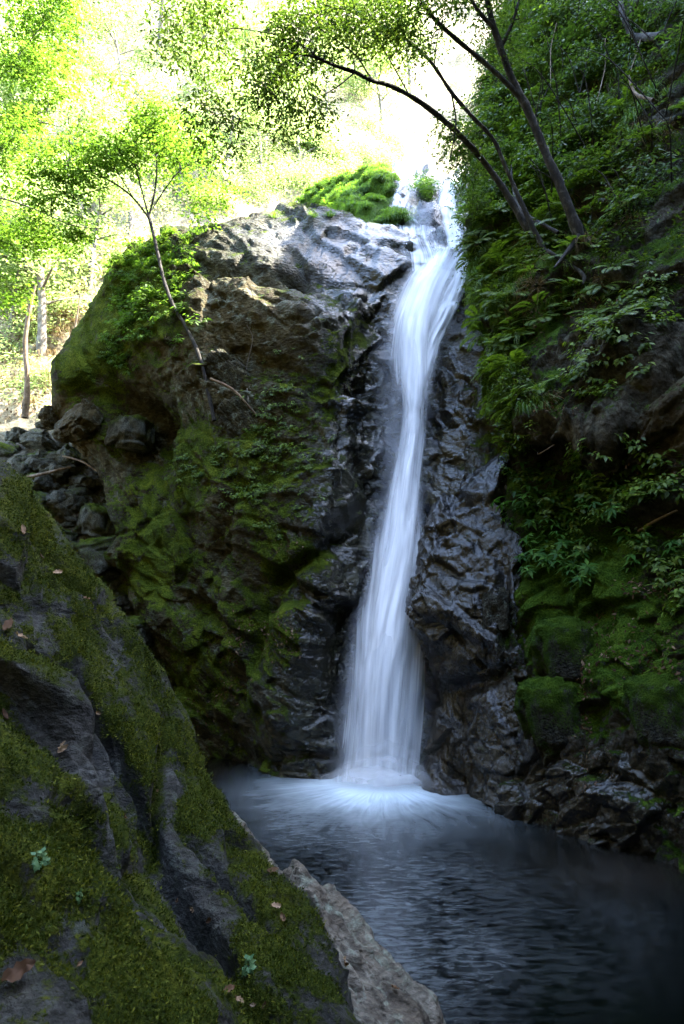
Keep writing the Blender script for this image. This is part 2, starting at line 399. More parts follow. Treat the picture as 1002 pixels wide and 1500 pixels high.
mass('cliff', rW, 2.1, lambda Q: rock_disp(Q, R_r, (.6, .9, 1.1), .75, .38, 1.4, 1.0, 3.3),
     dents=[(815,665,60,16,-.5),(760,660,30,12,-.3),(900,640,40,60,.25,30),(930,530,70,35,.35,-25),(860,670,30,40,.2,30),(900,560,120,12,.22,-38),(960,470,110,12,-.25,-38),(850,600,70,9,-.2,-30),(980,560,80,10,-.22,-50),(800,1060,46,60,.22),(790,930,40,70,.2),(840,960,8,90,-.18,-15),(860,345,30,20,-.3)],
     mask=right_mask, mat=M_right)

# wet buttress at the foot of the fall
bc = [
 [(640,760,10.5),(615,850,10.1),(605,890,9.9),(625,960,9.9),(645,1050,10),(640,1150,10),(640,1230,9.8)],
 [(632,745,10.0),(603,868,9.2),(599,900,9.15),(612,955,9.2),(638,1050,9.35),(622,1150,9.2),(622,1250,9.0)],
 [(662,725,9.75),(640,850,8.95),(638,895,8.8),(650,960,8.9),(668,1050,8.95),(670,1165,8.75),(670,1260,8.6)],
 [(710,700,9.55),(700,838,8.7),(700,890,8.5),(700,960,8.5),(710,1050,8.45),(720,1180,8.25),(720,1280,8.2)],
 [(760,690,9.4),(765,830,8.6),(765,890,8.35),(765,960,8.3),(770,1050,8.1),(775,1200,7.8),(775,1300,7.7)],
 [(820,700,9.6),(820,830,9.0),(820,890,8.8),(820,960,8.7),(820,1050,8.5),(820,1200,8.3),(820,1300,8.2)],
]
bW = np.array([[S(*p) for p in c] for c in bc])
bW = np.concatenate([bW[:, :1] + np.array([.1, .9, -.1]), bW, bW[:, -1:] + np.array([0, 0, -.6])], 1)
def but_mask(V, N, px):
    n = fbm(V * 1.7 + 3, 5, .6); n2 = fbm(V * 5.0 + 9, 4, .6)
    moss = -.1 + .6 * n + .3 * n2 + blobs(px, [(690,800,30,30,.35),(640,820,20,30,.3),(735,900,40,60,.3),(760,1000,40,120,.5),(700,1120,60,60,.15)])
    warm = .25 + .6 * fbm(V * 1.5 + 4, 3) + blobs(px, [(670,1130,60,80,.4)])
    return np.stack([moss, .95 + .35 * n, warm, 0 * n], -1)
mass('wet_boulder', bW, 1.8, lambda Q: rock_disp(Q, rot(25, 35, 10), (.8, 1, 1), .8, .26, 1.2, 1.1, 8.1), mask=but_mask, mat=M_wet,
     dents=[(700,1000,60,14,-.2,-20),(660,930,50,10,-.12,25),(740,900,8,60,-.15)])

# mossy slab in front, left
NT_ = 11
sil = [(-120,600,5.6),(0,690,4.9),(90,800,4.55),(172,903,4.3),(253,1003,4.1),(300,1128,3.75),(350,1218,3.4),(430,1308,3.0),(470,1400,2.7),(510,1520,2.4),(560,1700,2.1)]
s2 = [(-200,700,5.0),(-60,765,4.3),(40,885,3.95),(115,985,3.7),(195,1085,3.5),(245,1195,3.25),(300,1290,2.95),(365,1385,2.6),(405,1465,2.35),(440,1570,2.1),(470,1750,1.9)]
s3 = [(-260,760,4.7),(-120,835,4.1),(-10,925,3.75),(70,1015,3.5),(150,1115,3.3),(205,1240,3.05),(258,1335,2.75),(320,1430,2.45),(360,1510,2.2),(395,1610,2.0),(420,1800,1.8)]
s4 = [(-290,790,3.9),(-150,850,3.35),(-30,905,3.05),(60,965,2.9),(140,1060,2.75),(190,1190,2.55),(240,1305,2.35),(300,1410,2.15),(345,1500,2.0),(380,1610,1.8),(400,1800,1.6)]
s5 = [(-330,850,3.6),(-180,930,3.0),(-70,1000,2.7),(30,1070,2.5),(110,1140,2.35),(165,1250,2.2),(220,1355,2.05),(280,1450,1.9),(320,1550,1.75),(350,1660,1.6),(370,1850,1.45)]
s6 = [(-350,900,3.0),(-220,980,2.5),(-100,1050,2.15),(10,1110,1.95),(95,1155,1.85),(150,1240,1.75),(210,1340,1.66),(270,1430,1.58),(320,1520,1.5),(350,1640,1.4),(370,1840,1.3)]
s7 = [(-420,1000,2.4),(-300,1080,1.95),(-180,1150,1.7),(-60,1220,1.52),(30,1290,1.42),(90,1370,1.36),(150,1450,1.3),(210,1540,1.25),(250,1640,1.2),(280,1760,1.1),(300,1900,1.05)]
s8 = [(-500,1150,2.0),(-420,1250,1.6),(-330,1350,1.4),(-220,1440,1.25),(-120,1520,1.15),(-60,1600,1.08),(0,1680,1.02),(60,1760,.98),(100,1850,.95),(130,1950,.9),(150,2050,.85)]
fW = np.array([[S(*p) for p in r] for r in (sil, s2, s3, s4, s5, s6, s7, s8)])
b1 = np.array([S(x - 10, y + 10, Y + .22) for x, y, Y in sil]); b2 = np.array([S(x - 45, y + 60, Y + .7) for x, y, Y in sil])
b3 = b2.copy() + np.array([0, .1, 0]); b3[:, 2] = -.8
e1 = fW[-1] + np.array([-.7, -.6, -.25]); e2 = e1 + np.array([-3, -1.5, 1.2])
fW = np.concatenate([b3[None], b2[None], b1[None], fW, e1[None], e2[None]], 0)
R_f = bedding(S(470,1400,2.7) - S(90,800,4.55), 0, nrm_(S(110,1140,2.35) - S(253,1003,4.1)) * .75 + np.array([-.1, -.5, .65]))
def fore_disp(Q):
    q = Q @ R_f
    st = q * np.array([.35, 1.2, 1.6])
    d = rock_disp(Q, R_f, (.35, 1.0, 1.25), 1.4, .135, .8, .9, 2.2)
    return d + .025 * ridged(st * 2.6, 4) + .014 * fbm(Q * 9, 4)
def fore_mask(V, N, px):
    n = fbm(V * 2.2 + 3, 5, .6); n2 = fbm(V * 9.0 + 9, 4, .6); n3 = fbm((V @ R_f) * np.array([1.2, 5, 5]), 4)
    moss = .44 + .6 * n + .5 * n2 + .6 * n3 + np.clip(N[:, 2], -.4, 1) * .35 - .12
    moss += blobs(px, [(60,1250,150,200,.30),(250,1440,120,80,.25),(150,860,60,70,.2,45),(290,1180,40,120,.35,35),(60,780,80,40,.3,45),(400,1320,60,30,.3,40),(110,1160,120,22,.35,40)])
    moss -= blobs(px, [(90,1060,110,45,.55,45),(140,1120,40,60,.4),(260,1250,60,110,.35),(40,1190,50,50,.45),(100,1380,40,50,.45),(330,1360,60,60,.35),(80,1470,90,40,.35),(250,1170,14,60,.5)])
    lich = .1 + blobs(px, [(240,1210,60,40,.4),(115,1320,30,40,.6),(350,1450,30,30,.6)])
    return np.stack([moss, .12 + .2 * n2, .12 + .3 * n, lich], -1)
mass('mossy_rock', fW, 1.8, fore_disp, mask=fore_mask, mat=M_fore,
     dents=[(50,965,70,11,-.16,33),(165,1115,150,12,-.19,63),(280,1345,120,12,-.16,55),(60,1140,80,13,-.18,30),(165,1240,110,14,-.2,58),(290,1420,130,14,-.2,52),(235,1150,8,90,-.16,8),(120,870,110,7,-.11,48),(330,1300,100,7,-.11,50),(30,1010,80,16,.06,33),(130,1150,130,18,.06,63),(250,1370,120,16,.05,55)])

# paler rock at the edge of the pool
ec = [
 [(330,1200,5.2),(335,1193,4.2),(320,1230,3.9),(300,1300,3.7)],
 [(375,1270,5.0),(376,1236,4.0),(365,1280,3.75),(350,1340,3.5)],
 [(425,1310,4.8),(412,1270,3.75),(408,1310,3.5),(395,1390,3.2)],
 [(460,1330,4.5),(442,1270,3.6),(450,1340,3.3),(440,1430,3.0)],
 [(530,1400,4.3),(520,1368,3.4),(508,1420,3.1),(480,1500,2.8)],
 [(590,1470,4.0),(578,1432,3.2),(560,1490,2.9),(520,1580,2.6)],
 [(640,1530,3.8),(618,1484,3.0),(598,1560,2.75),(550,1660,2.5)],
 [(660,1600,3.5),(632,1600,2.8),(610,1680,2.6),(560,1780,2.4)],
]
eW = np.array([[S(*p) for p in c] for c in ec])
h0 = eW[:, 0].copy(); h0[:, 2] = -.5
eW[:, 0, 2] = .15
eW = np.concatenate([h0[:, None], eW, eW[:, -1:] + np.array([-.5, -.3, -.6])], 1)
def grey_mask(V, N, px):
    n = fbm(V * 3 + 3, 5, .6)
    return np.stack([.02 + .6 * n + blobs(px, [(380,1260,30,30,.3)]), .15 + 0 * n, .3 + .6 * n, .5 + n], -1)
mass('grey_rock', eW, 1.8, lambda Q: rock_disp(Q, R_f, (.5, 1, 1.3), 2.0, .10, 1.2, 1.2, 4.4) + .02 * fbm(Q * 8, 4), mask=grey_mask, mat=M_grey)

# gully floor
gW = np.array([[S(px, y, Y - dy) for (y, Y) in ((1170,11.5),(1060,11.6),(980,11.8),(900,12.0),(800,12.5),(730,13.0),(670,13.8),(630,15.2),(600,17.5))]
               for px, dy in ((-400,1.5),(-150,.8),(0,.3),(80,.1),(150,0),(220,0),(300,0),(400,0))])
def gul_mask(V, N, px):
    n = fbm(V * 2, 4)
    return np.stack([.25 + .6 * n - blobs(px, [(30,650,90,60,1)]), .1 + 0 * n, .4 + .5 * n, .3 + 0 * n], -1)
mass('ground', gW, 3, lambda Q: .35 * fbm(Q * .9, 5, .6) + .1 * ridged(Q * 3, 3), mask=gul_mask, mat=M_rub)

# sunlit hillside
hc = []
for px, off, k in ((-700,-3,1),(-350,-1.5,1),(-120,0,1),(60,.5,1),(200,1.2,1),(330,2.5,1.02),(450,4,1.05),(560,6,1.08),(660,8,1.1),(800,7,1.1),(1000,6,1.1)):
    c = []
    for y, Y in ((720,13.6),(640,15),(560,16.4),(480,17.8),(400,19.4),(320,21.2),(240,23.4),(160,26),(80,29),(0,32.5),(-100,38),(-250,50)):
        c.append((px, y, (Y + off) * k))
    hc.append(c)
hW = np.array([[S(*p) for p in c] for c in hc])
def hill_mask(V, N, px):
    n = fbm(V * .5, 4); n2 = fbm(V * 2, 4)
    return np.stack([.18 + .6 * n + .4 * n2 - blobs(px, [(40,560,90,80,.5),(20,650,70,60,1.0),(150,480,40,60,.6)]), 0 * n, .3 + n, 0 * n], -1)
mass('hillside', hW, 5, lambda Q: .9 * fbm(Q * .35, 4) + .25 * fbm(Q * 1.7, 4), mask=hill_mask, mat=M_hill)

# stream bed above the lip
sW = np.array([[S(px, y + dq, Y + dy) for (y, Y) in ((300,26),(262,22.5),(246,20.6),(256,19.4),(280,17.6),(310,15.6),(340,14.0),(380,12.5),(420,11.9))]
               for px, dy, dq in ((440,2.5,50),(480,1.2,30),(520,.5,6),(560,.1,0),(595,.1,4),(625,0,4),(650,0,8),(690,-.2,10),(740,-.5,10),(820,-.8,10))])
def st_mask(V, N, px):
    n = fbm(V * 1.2, 4)
    moss = .1 + .6 * n + blobs(px, [(530,285,55,45,1.2),(625,280,20,20,.8),(575,325,20,14,.7),(480,300,50,50,1)]) - blobs(px, [(650,330,60,60,.5),(600,260,14,40,.6)])
    return np.stack([moss, .75 + .3 * n, .1 + n, .4 + 0 * n], -1)
mass('stream_bed', sW, 2.2, lambda Q: rock_disp(Q, R_out, (1, 1, .9), .8, .34, 1.0, 1.0, 6.6), mask=st_mask, mat=M_wet,
     dents=[(520,290,80,30,.08),(625,330,30,12,.3),(668,340,14,30,-.25)])
# unseen gorge sides behind the viewer, added and built high to block sky light
kW = np.array([[W3(x + ox * z * .22, y + oy * z * .22, z) for z in (-1, 2, 5, 10, 16, 24)] for x, y, ox, oy in ((-7.5,11,-1,0),(-6,6,-1,0),(-5,1,-1,0),(-4.5,-4,-1,-.3),(-2,-7.5,-.4,-1),(2,-8,.3,-1),(6,-7,1,-.6))])
mass('bank', kW, 40, lambda Q: .5 * fbm(Q * .5, 4), mask=lambda V, N, px: np.stack([.35 + .6 * fbm(V * .8, 4), 0 * V[:, 0], .4 + 0 * V[:, 0], 0 * V[:, 0]], -1), mat=M_bank)
# ------------------------------------------------------------------ what is visible where (to set plants on the rock)
CELL = 3
ZM = np.full((500, 334), 1e9)
for m in MASS.values():
    ok = (m['px'] > 0).all(1) & (m['px'][:, 0] < 1002) & (m['px'][:, 1] < 1500) & (m['dep'] > .3)
    np.minimum.at(ZM, ((m['px'][ok, 1] / CELL).astype(int), (m['px'][ok, 0] / CELL).astype(int)), m['dep'][ok])

def pick(name, L, n, cond=None, vis=True, margin=30):
    m = MASS[name]; px = m['px']
    w = np.clip(blobs(px, L), 0, 1.2) ** 2
    ok = (px[:, 0] > -margin) & (px[:, 0] < 1002 + margin) & (px[:, 1] > -margin) & (px[:, 1] < 1500) & (m['dep'] > .3)
    if vis:
        ii = np.clip((px[:, 1] / CELL), 0, 499).astype(int); jj = np.clip(px[:, 0] / CELL, 0, 333).astype(int)
        ok &= m['dep'] < ZM[ii, jj] + .35
    if cond is not None: ok &= cond(m)
    w = w * ok * m['dep'] ** 2 * 0 + w * ok
    w[w < .02] = 0
    if w.sum() == 0: return np.zeros((0,), int)
    k = rng.choice(len(w), size=min(n, int((w > 0).sum())), replace=False, p=w / w.sum())
    return k

def zrock(px, names):
    """nearest depth along Y of the named rocks at given pixels"""
    Z = np.full((376, 251), 1e9)
    for nme in names:
        m = MASS[nme]; p = m['px']; ok = (p[:, 0] > 0) & (p[:, 0] < 1002) & (p[:, 1] > 0) & (p[:, 1] < 1500) & (m['dep'] > .3)
        np.minimum.at(Z, ((p[ok, 1] / 4).astype(int), (p[ok, 0] / 4).astype(int)), m['V'][ok, 1])
    return Z[np.clip(px[..., 1] / 4, 0, 375).astype(int), np.clip(px[..., 0] / 4, 0, 250).astype(int)]

# ------------------------------------------------------------------ water
def smooth(a, k, axis):
    for _ in range(k):
        p = np.moveaxis(np.moveaxis(a, axis, 0), 0, 0); q = np.moveaxis(a, axis, 0).copy()
        q[1:-1] = .25 * q[:-2] + .5 * q[1:-1] + .25 * q[2:]
        a = np.moveaxis(q, 0, axis)
    return a

def fall_mat(name, dens, streak, ku, kv, tint=(.93, .92, .90)):
    t = NT(name)
    u = t.n('Attribute', attribute_name='u').outputs['Fac']; v = t.n('Attribute', attribute_name='v').outputs['Fac']; e = t.n('Attribute', attribute_name='body').outputs['Fac']
    cx = t.n('CombineXYZ'); t.l(t.math('MULTIPLY', u, ku), cx.inputs[0]); t.l(t.math('MULTIPLY', v, kv), cx.inputs[1])
    n = t.noise(cx.outputs[0], 1.0, 4, .6, .25)
    cx2 = t.n('CombineXYZ'); t.l(t.math('MULTIPLY', u, ku * .3), cx2.inputs[0]); t.l(t.math('MULTIPLY', v, kv * 1.6), cx2.inputs[1])
    n2 = t.noise(cx2.outputs[0], 1.0, 3, .5, .3)
    s = t.math('ADD', t.math('MULTIPLY', t.math('SUBTRACT', n, .5), streak), t.math('MULTIPLY', t.math('SUBTRACT', n2, .5), streak * .9))
    a = t.math('MULTIPLY', t.math('ADD', dens, s, clamp=True), 1.0)
    ed = t.math('MULTIPLY', t.math('MULTIPLY', e, t.math('SUBTRACT', 1.0, e)), 3.0); ed = t.math('MULTIPLY', ed, t.math('MULTIPLY', t.math('SUBTRACT', n, .5), streak))
    e = t.math('ADD', t.math('MULTIPLY', e, 1.15), ed, clamp=True); a = t.math('MULTIPLY', a, e, clamp=True)
    d = t.n('BsdfDiffuse'); d.inputs[0].default_value = (*tint, 1)
    gn = t.n('NewGeometry'); va = t.n('VectorMath', operation='ADD'); t.l(gn.outputs['Normal'], va.inputs[0]); va.inputs[1].default_value = (0, 0, 1.6)   # spray scatters the light from above
    vn_ = t.n('VectorMath', operation='NORMALIZE'); t.l(va.outputs[0], vn_.inputs[0]); t.l(vn_.outputs[0], d.inputs['Normal'])
    tr = t.n('BsdfTranslucent'); tr.inputs[0].default_value = (*tint, 1)
    m1 = t.n('MixShader'); m1.inputs[0].default_value = .35; t.l(d.outputs[0], m1.inputs[1]); t.l(tr.outputs[0], m1.inputs[2])
    tp = t.n('BsdfTransparent'); m2 = t.n('MixShader'); t.l(a, m2.inputs[0]); t.l(tp.outputs[0], m2.inputs[1]); t.l(m1.outputs[0], m2.inputs[2])
    t.l(m2.outputs[0], t.out.inputs[0]); return t.m

def water_sheet(name, path, mat, parent, bulge=.1, soft=.35, gap=.1, rocks=('rock_outcrop', 'stream_bed'), vfade=(.06, .04), rib=.055, nu=64, nv=300, hold=True):
    pa = np.array(path, float)          # y, left, right, Y
    t = np.linspace(0, 1, nv) * (len(pa) - 1); q = np.stack([np.interp(t, np.arange(len(pa)), pa[:, k]) for k in range(4)], -1)
    q = smooth(q, 60, 0)
    u = np.linspace(0, 1, nu)[None, :]
    px = q[:, 1:2] * (1 - u) + q[:, 2:3] * u; py = np.repeat(q[:, :1], nu, 1)
    Y = np.repeat(q[:, 3:4], nu, 1) - bulge * np.sin(np.pi * u)
    pp = np.stack([px, py], -1)
    if hold:
        zr = zrock(pp, rocks) - gap; zr = np.where(zr > 1e8, Y, zr)
        Y = smooth(smooth(np.minimum(Y, np.maximum(zr, Y - 1.0)), 6, 1), 14, 0)
    vv = np.repeat(np.linspace(0, 1, nv)[:, None], nu, 1); uu = np.repeat(u, nv, 0)
    wid = (q[:, 2:3] - q[:, 1:2]) / 100
    Y = Y - rib * pnoise(np.stack([(uu * 9 * np.maximum(wid, .5)).ravel(), (vv * 8).ravel(), np.zeros(uu.size)], -1)).reshape(nv, nu)
    V = Sv(np.stack([px, py, Y], -1)).reshape(-1, 3)
    wob = .06 * pnoise(np.stack([np.zeros(nv), np.linspace(0, 14, nv), np.full(nv, 3.3)], -1))[:, None]
    e = sstep(0, soft, uu + wob) * sstep(0, soft, 1 - uu + wob)
    vf = sstep(0, vfade[0], vv) * sstep(0, vfade[1], 1 - vv) if vfade[1] > 0 else sstep(0, vfade[0], vv)
    me = mk_mesh(name, V, grid_faces(nv, nu))
    fattr(me, 'u', ((uu - .5) * (q[:, 2:3] - q[:, 1:2]) / 100).ravel()); fattr(me, 'v', (vv * (pa[-1, 0] - pa[0, 0]) / 780).ravel()); fattr(me, 'body', (e * vf).ravel())
    return link(name, me, mat, parent)

MF1 = fall_mat('fall_water', .64, 1.6, 13, 3.0); MF2 = fall_mat('fall_core', .82, 1.5, 8, 3.6); MF3 = fall_mat('fall_spray', .15, .40, 5, 2.0, (.84, .87, .92)); MF4 = fall_mat('stream_water', .55, 2.0, 16, 5)
wf = empty('waterfall', S(560, 1150, 9.45), 'tall white waterfall plunging between dark rocks into the pool', 'waterfall')
wf_inv = Matrix.Translation(wf.location).inverted()
main_path = [(352,648,690,12.5),(385,612,692,12.0),(410,582,690,11.75),(440,567,680,11.4),(470,562,662,11.2),(510,562,650,11.0),(550,570,642,10.9),(590,585,630,10.8),(630,585,625,10.7),(680,574,624,10.5),(740,557,624,10.3),(790,544,625,10.1),(840,532,625,9.95),(900,515,626,9.8),(960,501,636,9.7),(1020,490,641,9.62),(1080,481,640,9.55),(1130,474,636,9.5),(1152,472,636,9.46)]
ws = [water_sheet('falling_water', main_path, MF1, None, bulge=.12, vfade=(.05, 0)),
      water_sheet('core_stream', [(375,622,682,11.9),(410,594,668,11.6),(470,575,648,11.05),(550,580,636,10.75),(600,590,624,10.6),(640,588,620,10.5),(700,573,618,10.3),(800,555,620,9.95),(900,528,612,9.65),(1000,508,616,9.5),(1152,492,620,9.38)], MF2, None, bulge=.14, gap=.2, soft=.5, vfade=(.1, 0)),
      water_sheet('side_strand', [(362,668,698,12.3),(392,664,694,11.9),(425,650,684,11.5),(460,634,668,11.15),(500,618,648,10.95),(550,604,634,10.8),(600,594,622,10.7)], MF2, None, bulge=.06, gap=.16, soft=.4, vfade=(.1, .3)),
      water_sheet('spray_veil', [(430,556,690,11.3),(500,540,670,10.9),(570,538,650,10.6),(640,545,640,10.45),(720,540,640,10.2),(850,515,640,9.8),(1000,482,650,9.4),(1165,455,668,9.2)], MF3, None, bulge=.1, gap=.25, soft=.5, vfade=(.2, .1), rib=.01)]
for o in ws: o.parent = wf; o.matrix_parent_inverse = wf_inv
uc = empty('cascade', S(650, 340, 14), 'small bright cascade sliding over wet rock above the waterfall lip', 'cascade'); ucm = Matrix.Translation(uc.location).inverted()
for o in (water_sheet('upper_stream', [(238,596,612,20.6),(258,588,608,19.2),(280,578,604,17.6),(305,570,596,16)], MF4, None, soft=.3, gap=.15, rocks=('stream_bed',), nv=80, nu=30),
          water_sheet('side_stream', [(262,650,672,18.5),(290,640,672,16.8),(312,642,672,15.4),(338,648,682,14.0),(366,652,690,12.8)], MF2, None, soft=.4, gap=.2, rocks=('stream_bed', 'rock_outcrop'), nv=100, nu=30),
          water_sheet('thin_stream', [(318,580,640,15),(345,570,650,13.8),(372,585,660,12.6),(400,590,660,11.9)], MF4, None, soft=.5, gap=.1, rocks=('stream_bed', 'rock_outcrop'), nv=100, nu=40)):
    o.parent = uc; o.matrix_parent_inverse = ucm

# pool
xs = np.linspace(-7, 9, 320); ys = np.linspace(-2, 14, 320)
GX, GY = np.meshgrid(xs, ys); V = np.stack([GX, GY, 0 * GX], -1).reshape(-1, 3)
BASE = S(562, 1150, 9.45); BASE[2] = 0
V[:, 2] = .004 * fbm(V * np.array([2.0, 3.2, 1]), 4) + .02 * np.exp(-((V - BASE) ** 2).sum(1) / .8)
dx, dy = V[:, 0] - BASE[0], V[:, 1] - BASE[1]; rad = np.hypot(dx, dy); ang = np.arctan2(dx, -dy)
px, _ = proj(V)
me = mk_mesh('water', V, grid_faces(320, 320))
fattr(me, 'ang', ang); fattr(me, 'rad', rad)
fattr(me, 'core', np.exp(-(np.hypot(dx * .8, dy * .75) / (.80 + .30 * fbm(V * 1.6, 4))) ** 2) * .88)
fattr(me, 'fan', np.clip(1.05 * np.exp(-np.maximum(rad - .5, 0) / .78) * np.clip(np.cos(ang * .55), 0, 1) * (1 - .85 * sstep(.25, 1.25, ang)) - .05, 0, 1))
fattr(me, 'chop_sheen', np.clip(blobs(px, [(500,1280,120,80,.9,25),(620,1400,130,110,.9),(430,1200,80,50,.6),(650,1270,70,50,.35),(540,1430,90,90,.5),(780,1350,280,170,.36)]) - .10, 0, 1.2))  # where wavelets turn pale: reflected sky put into the diffuse colour
fattr(me, 'silt', np.clip(blobs(px, [(930,1275,130,40,.8),(320,1130,60,25,.7)]), 0, 1))
t = NT('pool_water'); tc = t.n('TexCoord').outputs['Object']
A = {k: t.n('Attribute', attribute_name=k).outputs['Fac'] for k in ('ang', 'rad', 'core', 'fan', 'chop_sheen', 'silt')}
c1 = t.n('CombineXYZ'); t.l(t.math('MULTIPLY', A['ang'], 7), c1.inputs[0]); t.l(t.math('MULTIPLY', A['rad'], .9), c1.inputs[1])
st = t.math('MULTIPLY', t.math('SUBTRACT', t.noise(c1.outputs[0], 1.6, 5, .6, 1.1), .26), 1.5, clamp=True)
mp = t.n('Mapping'); mp.inputs['Scale'].default_value = (.9, 2.3, 1); mp.inputs['Rotation'].default_value = (0, 0, math.radians(-12)); t.l(tc, mp.inputs[0])
w1 = t.noise(mp.outputs[0], 8.5, 6, .70, .5); w0 = t.noise(tc, .9, 4, .6, .6)
wv = t.math('MULTIPLY', t.math('SUBTRACT', t.math('ADD', t.math('MULTIPLY', w1, .8), t.math('MULTIPLY', w0, .35)), .48), 1.9, clamp=True)
f = t.math('ADD', A['core'], t.math('MULTIPLY', t.math('MULTIPLY', A['fan'], t.math('ADD', st, .12)), 1.0))
wv = t.math('ADD', t.math('MULTIPLY', wv, .65), t.math('MULTIPLY', t.math('MULTIPLY', st, wv), .55)); f = t.math('ADD', f, t.math('MULTIPLY', t.math('MULTIPLY', A['chop_sheen'], wv), .25)); f = t.math('MINIMUM', f, .93)
p = t.n('BsdfPrincipled'); t.l(t.mix(A['silt'], (.0010, .0016, .0013, 1), (.008, .0055, .003, 1)), p.inputs['Base Color'])
p.inputs['Roughness'].default_value = .12; p.inputs['IOR'].default_value = 1.33
b = t.n('Bump'); b.inputs['Distance'].default_value = .04; t.l(t.math('ADD', .02, t.math('MULTIPLY', A['chop_sheen'], .07)), b.inputs['Strength']); t.l(t.math('ADD', w1, t.math('MULTIPLY', w0, .6)), b.inputs['Height']); t.l(b.outputs[0], p.inputs['Normal'])
d = t.n('BsdfDiffuse'); d.inputs[0].default_value = (.60, .67, .68, 1)
ms = t.n('MixShader'); t.l(f, ms.inputs[0]); t.l(p.outputs[0], ms.inputs[1]); t.l(d.outputs[0], ms.inputs[2]); t.l(ms.outputs[0], t.out.inputs[0])
tag(link('water', me, t.m), 'dark pool with foam fanning out from the foot of the waterfall', None, None, 'structure')

# boiling foam where the fall lands: low mounds
def foam(name, cx, cy, rx, ry, hz, mat):
    nr, na = 24, 72; V = []; al = []; uu = []; vv = []
    for i in range(nr):
        r = i / (nr - 1)
        for j in range(na + 1):
            a = j / na * 2 * math.pi
            V.append((cx + rx * r * math.cos(a), cy + ry * r * math.sin(a), .02 + hz * (1 - r * r) ** 1.5)); al.append((1 - r * r) ** 2.2); uu.append(math.cos(a) * r * 2); vv.append(math.sin(a) * r * .6)
    V = np.array(V); al = np.array(al) * np.clip(.75 + 1.1 * fbm(V * 2.2 + hz * 9, 4), .1, 1.3); V[:, 2] += .10 * fbm(V * 3, 3) * al
    me = mk_mesh(name, V, grid_faces(nr, na + 1)); fattr(me, 'u', uu); fattr(me, 'v', vv); fattr(me, 'body', al)
    o = link(name, me, mat, wf); o.matrix_parent_inverse = wf_inv
MF5 = fall_mat('foam', .75, .5, 2, 2); MF6 = fall_mat('mist', .30, .12, 1.5, 1.5)
foam('foam_mound', BASE[0], BASE[1] - .1, .95, .6, .10, MF5)
for sx, hz, dy in ((.8, .55, 0), (1.0, .34, -.1), (1.25, .22, -.2)): foam('mist', BASE[0], BASE[1] - .05 + dy, sx, sx * .62, hz, MF6)

# ------------------------------------------------------------------ plants
def tube(pts, seg=8, rough=.0):
    """pts: world x,y,z,r -> tapered limb"""
    p = cr(np.array(pts, float), [6] * (len(pts) - 1), 0); n = len(p)
    c = p[:, :3]; r = np.maximum(p[:, 3], .002)
    T = np.gradient(c, axis=0); T /= np.linalg.norm(T, axis=1)[:, None] + 1e-9
    ref = np.where(np.abs(T[:, 1:2]) > .9, np.array([1.0, 0, 0]), np.array([0, 1.0, 0]))
    A = np.cross(T, ref); A /= np.linalg.norm(A, axis=1)[:, None]; B = np.cross(T, A)
    th = np.arange(seg) / seg * 2 * np.pi
    V = c[:, None] + r[:, None, None] * (A[:, None] * np.cos(th)[None, :, None] + B[:, None] * np.sin(th)[None, :, None])
    V = V.reshape(-1, 3)
    if rough: V = V + (V - np.repeat(c, seg, 0)) * (rough * pnoise(V * 7))[:, None]
    i = np.arange(n * seg).reshape(n, seg); j = np.roll(i, -1, 1)
    F = np.stack([i[:-1], j[:-1], j[1:], i[1:]], -1).reshape(-1, 4)
    return V, F

def join(parts):
    V = []; F = []; k = 0
    for v, f in parts:
        V.append(v); F.append(f + k); k += len(v)
    return np.concatenate(V), np.concatenate(F)

def nrm(a): return a / (np.linalg.norm(a, axis=-1, keepdims=True) + 1e-9)

def leaves(C, D, N, L, Wd, fold=.18, droop=.12):
    C = np.asarray(C, float); n = len(C); L = np.broadcast_to(L, n)[:, None]; Wd = np.broadcast_to(Wd, n)[:, None]
    D = nrm(D); Sd = nrm(np.cross(D, N)); N = np.cross(Sd, D)
    m = C + D * L * .48 - N * Wd * fold; tp = C + D * L - N * L * droop
    l = C + D * L * .42 + Sd * Wd * .5; r = C + D * L * .42 - Sd * Wd * .5
    V = np.stack([C, m, tp, l, r], 1).reshape(-1, 3)
    k = np.arange(n)[:, None] * 5
    F = np.concatenate([k + np.array([0, 1, 2, 3]), k + np.array([0, 4, 2, 1])], 0)
    return V, F

def leaf_mesh(name, V, F, per=5, tone=None):
    me = mk_mesh(name, V, F, smooth=False); n = len(V) // per
    r = rng.random(n) if tone is None else np.clip(tone, 0, 1)
    fattr(me, 'rnd', np.repeat(r, per)); return me

def cloud(bl, k, spread, L, asp, flat=.3, gapf=1.2, gap=-.15, layer=0, up=1.0, mpp=True, seed=0):
    """leaf clusters through the ellipsoids bl: (px, py, Y, rx px, ry px, depth m, clusters) -> leaf verts, faces, tones, cluster centres"""
    Cs = []
    for (x, y, Y, rx, ry, rz, n) in bl:
        c = S(x, y, Y); s = Y / FPX
        q = rng.normal(size=(int(n * 2.2), 3)); q = nrm(q) * (rng.random((len(q), 1)) ** .45)
        q = c + q * np.array([rx * s, rz, ry * s])
        q = q[pnoise(q * gapf + seed) > gap][:n]
        Cs.append(q)
    Cs = np.concatenate(Cs)
    if layer: Cs[:, 2] = np.round(Cs[:, 2] / layer + .25 * pnoise(Cs * .8)) * layer + rng.normal(size=len(Cs)) * layer * .12
    return (*sprays(Cs, k, spread, L, asp, flat, up), Cs)

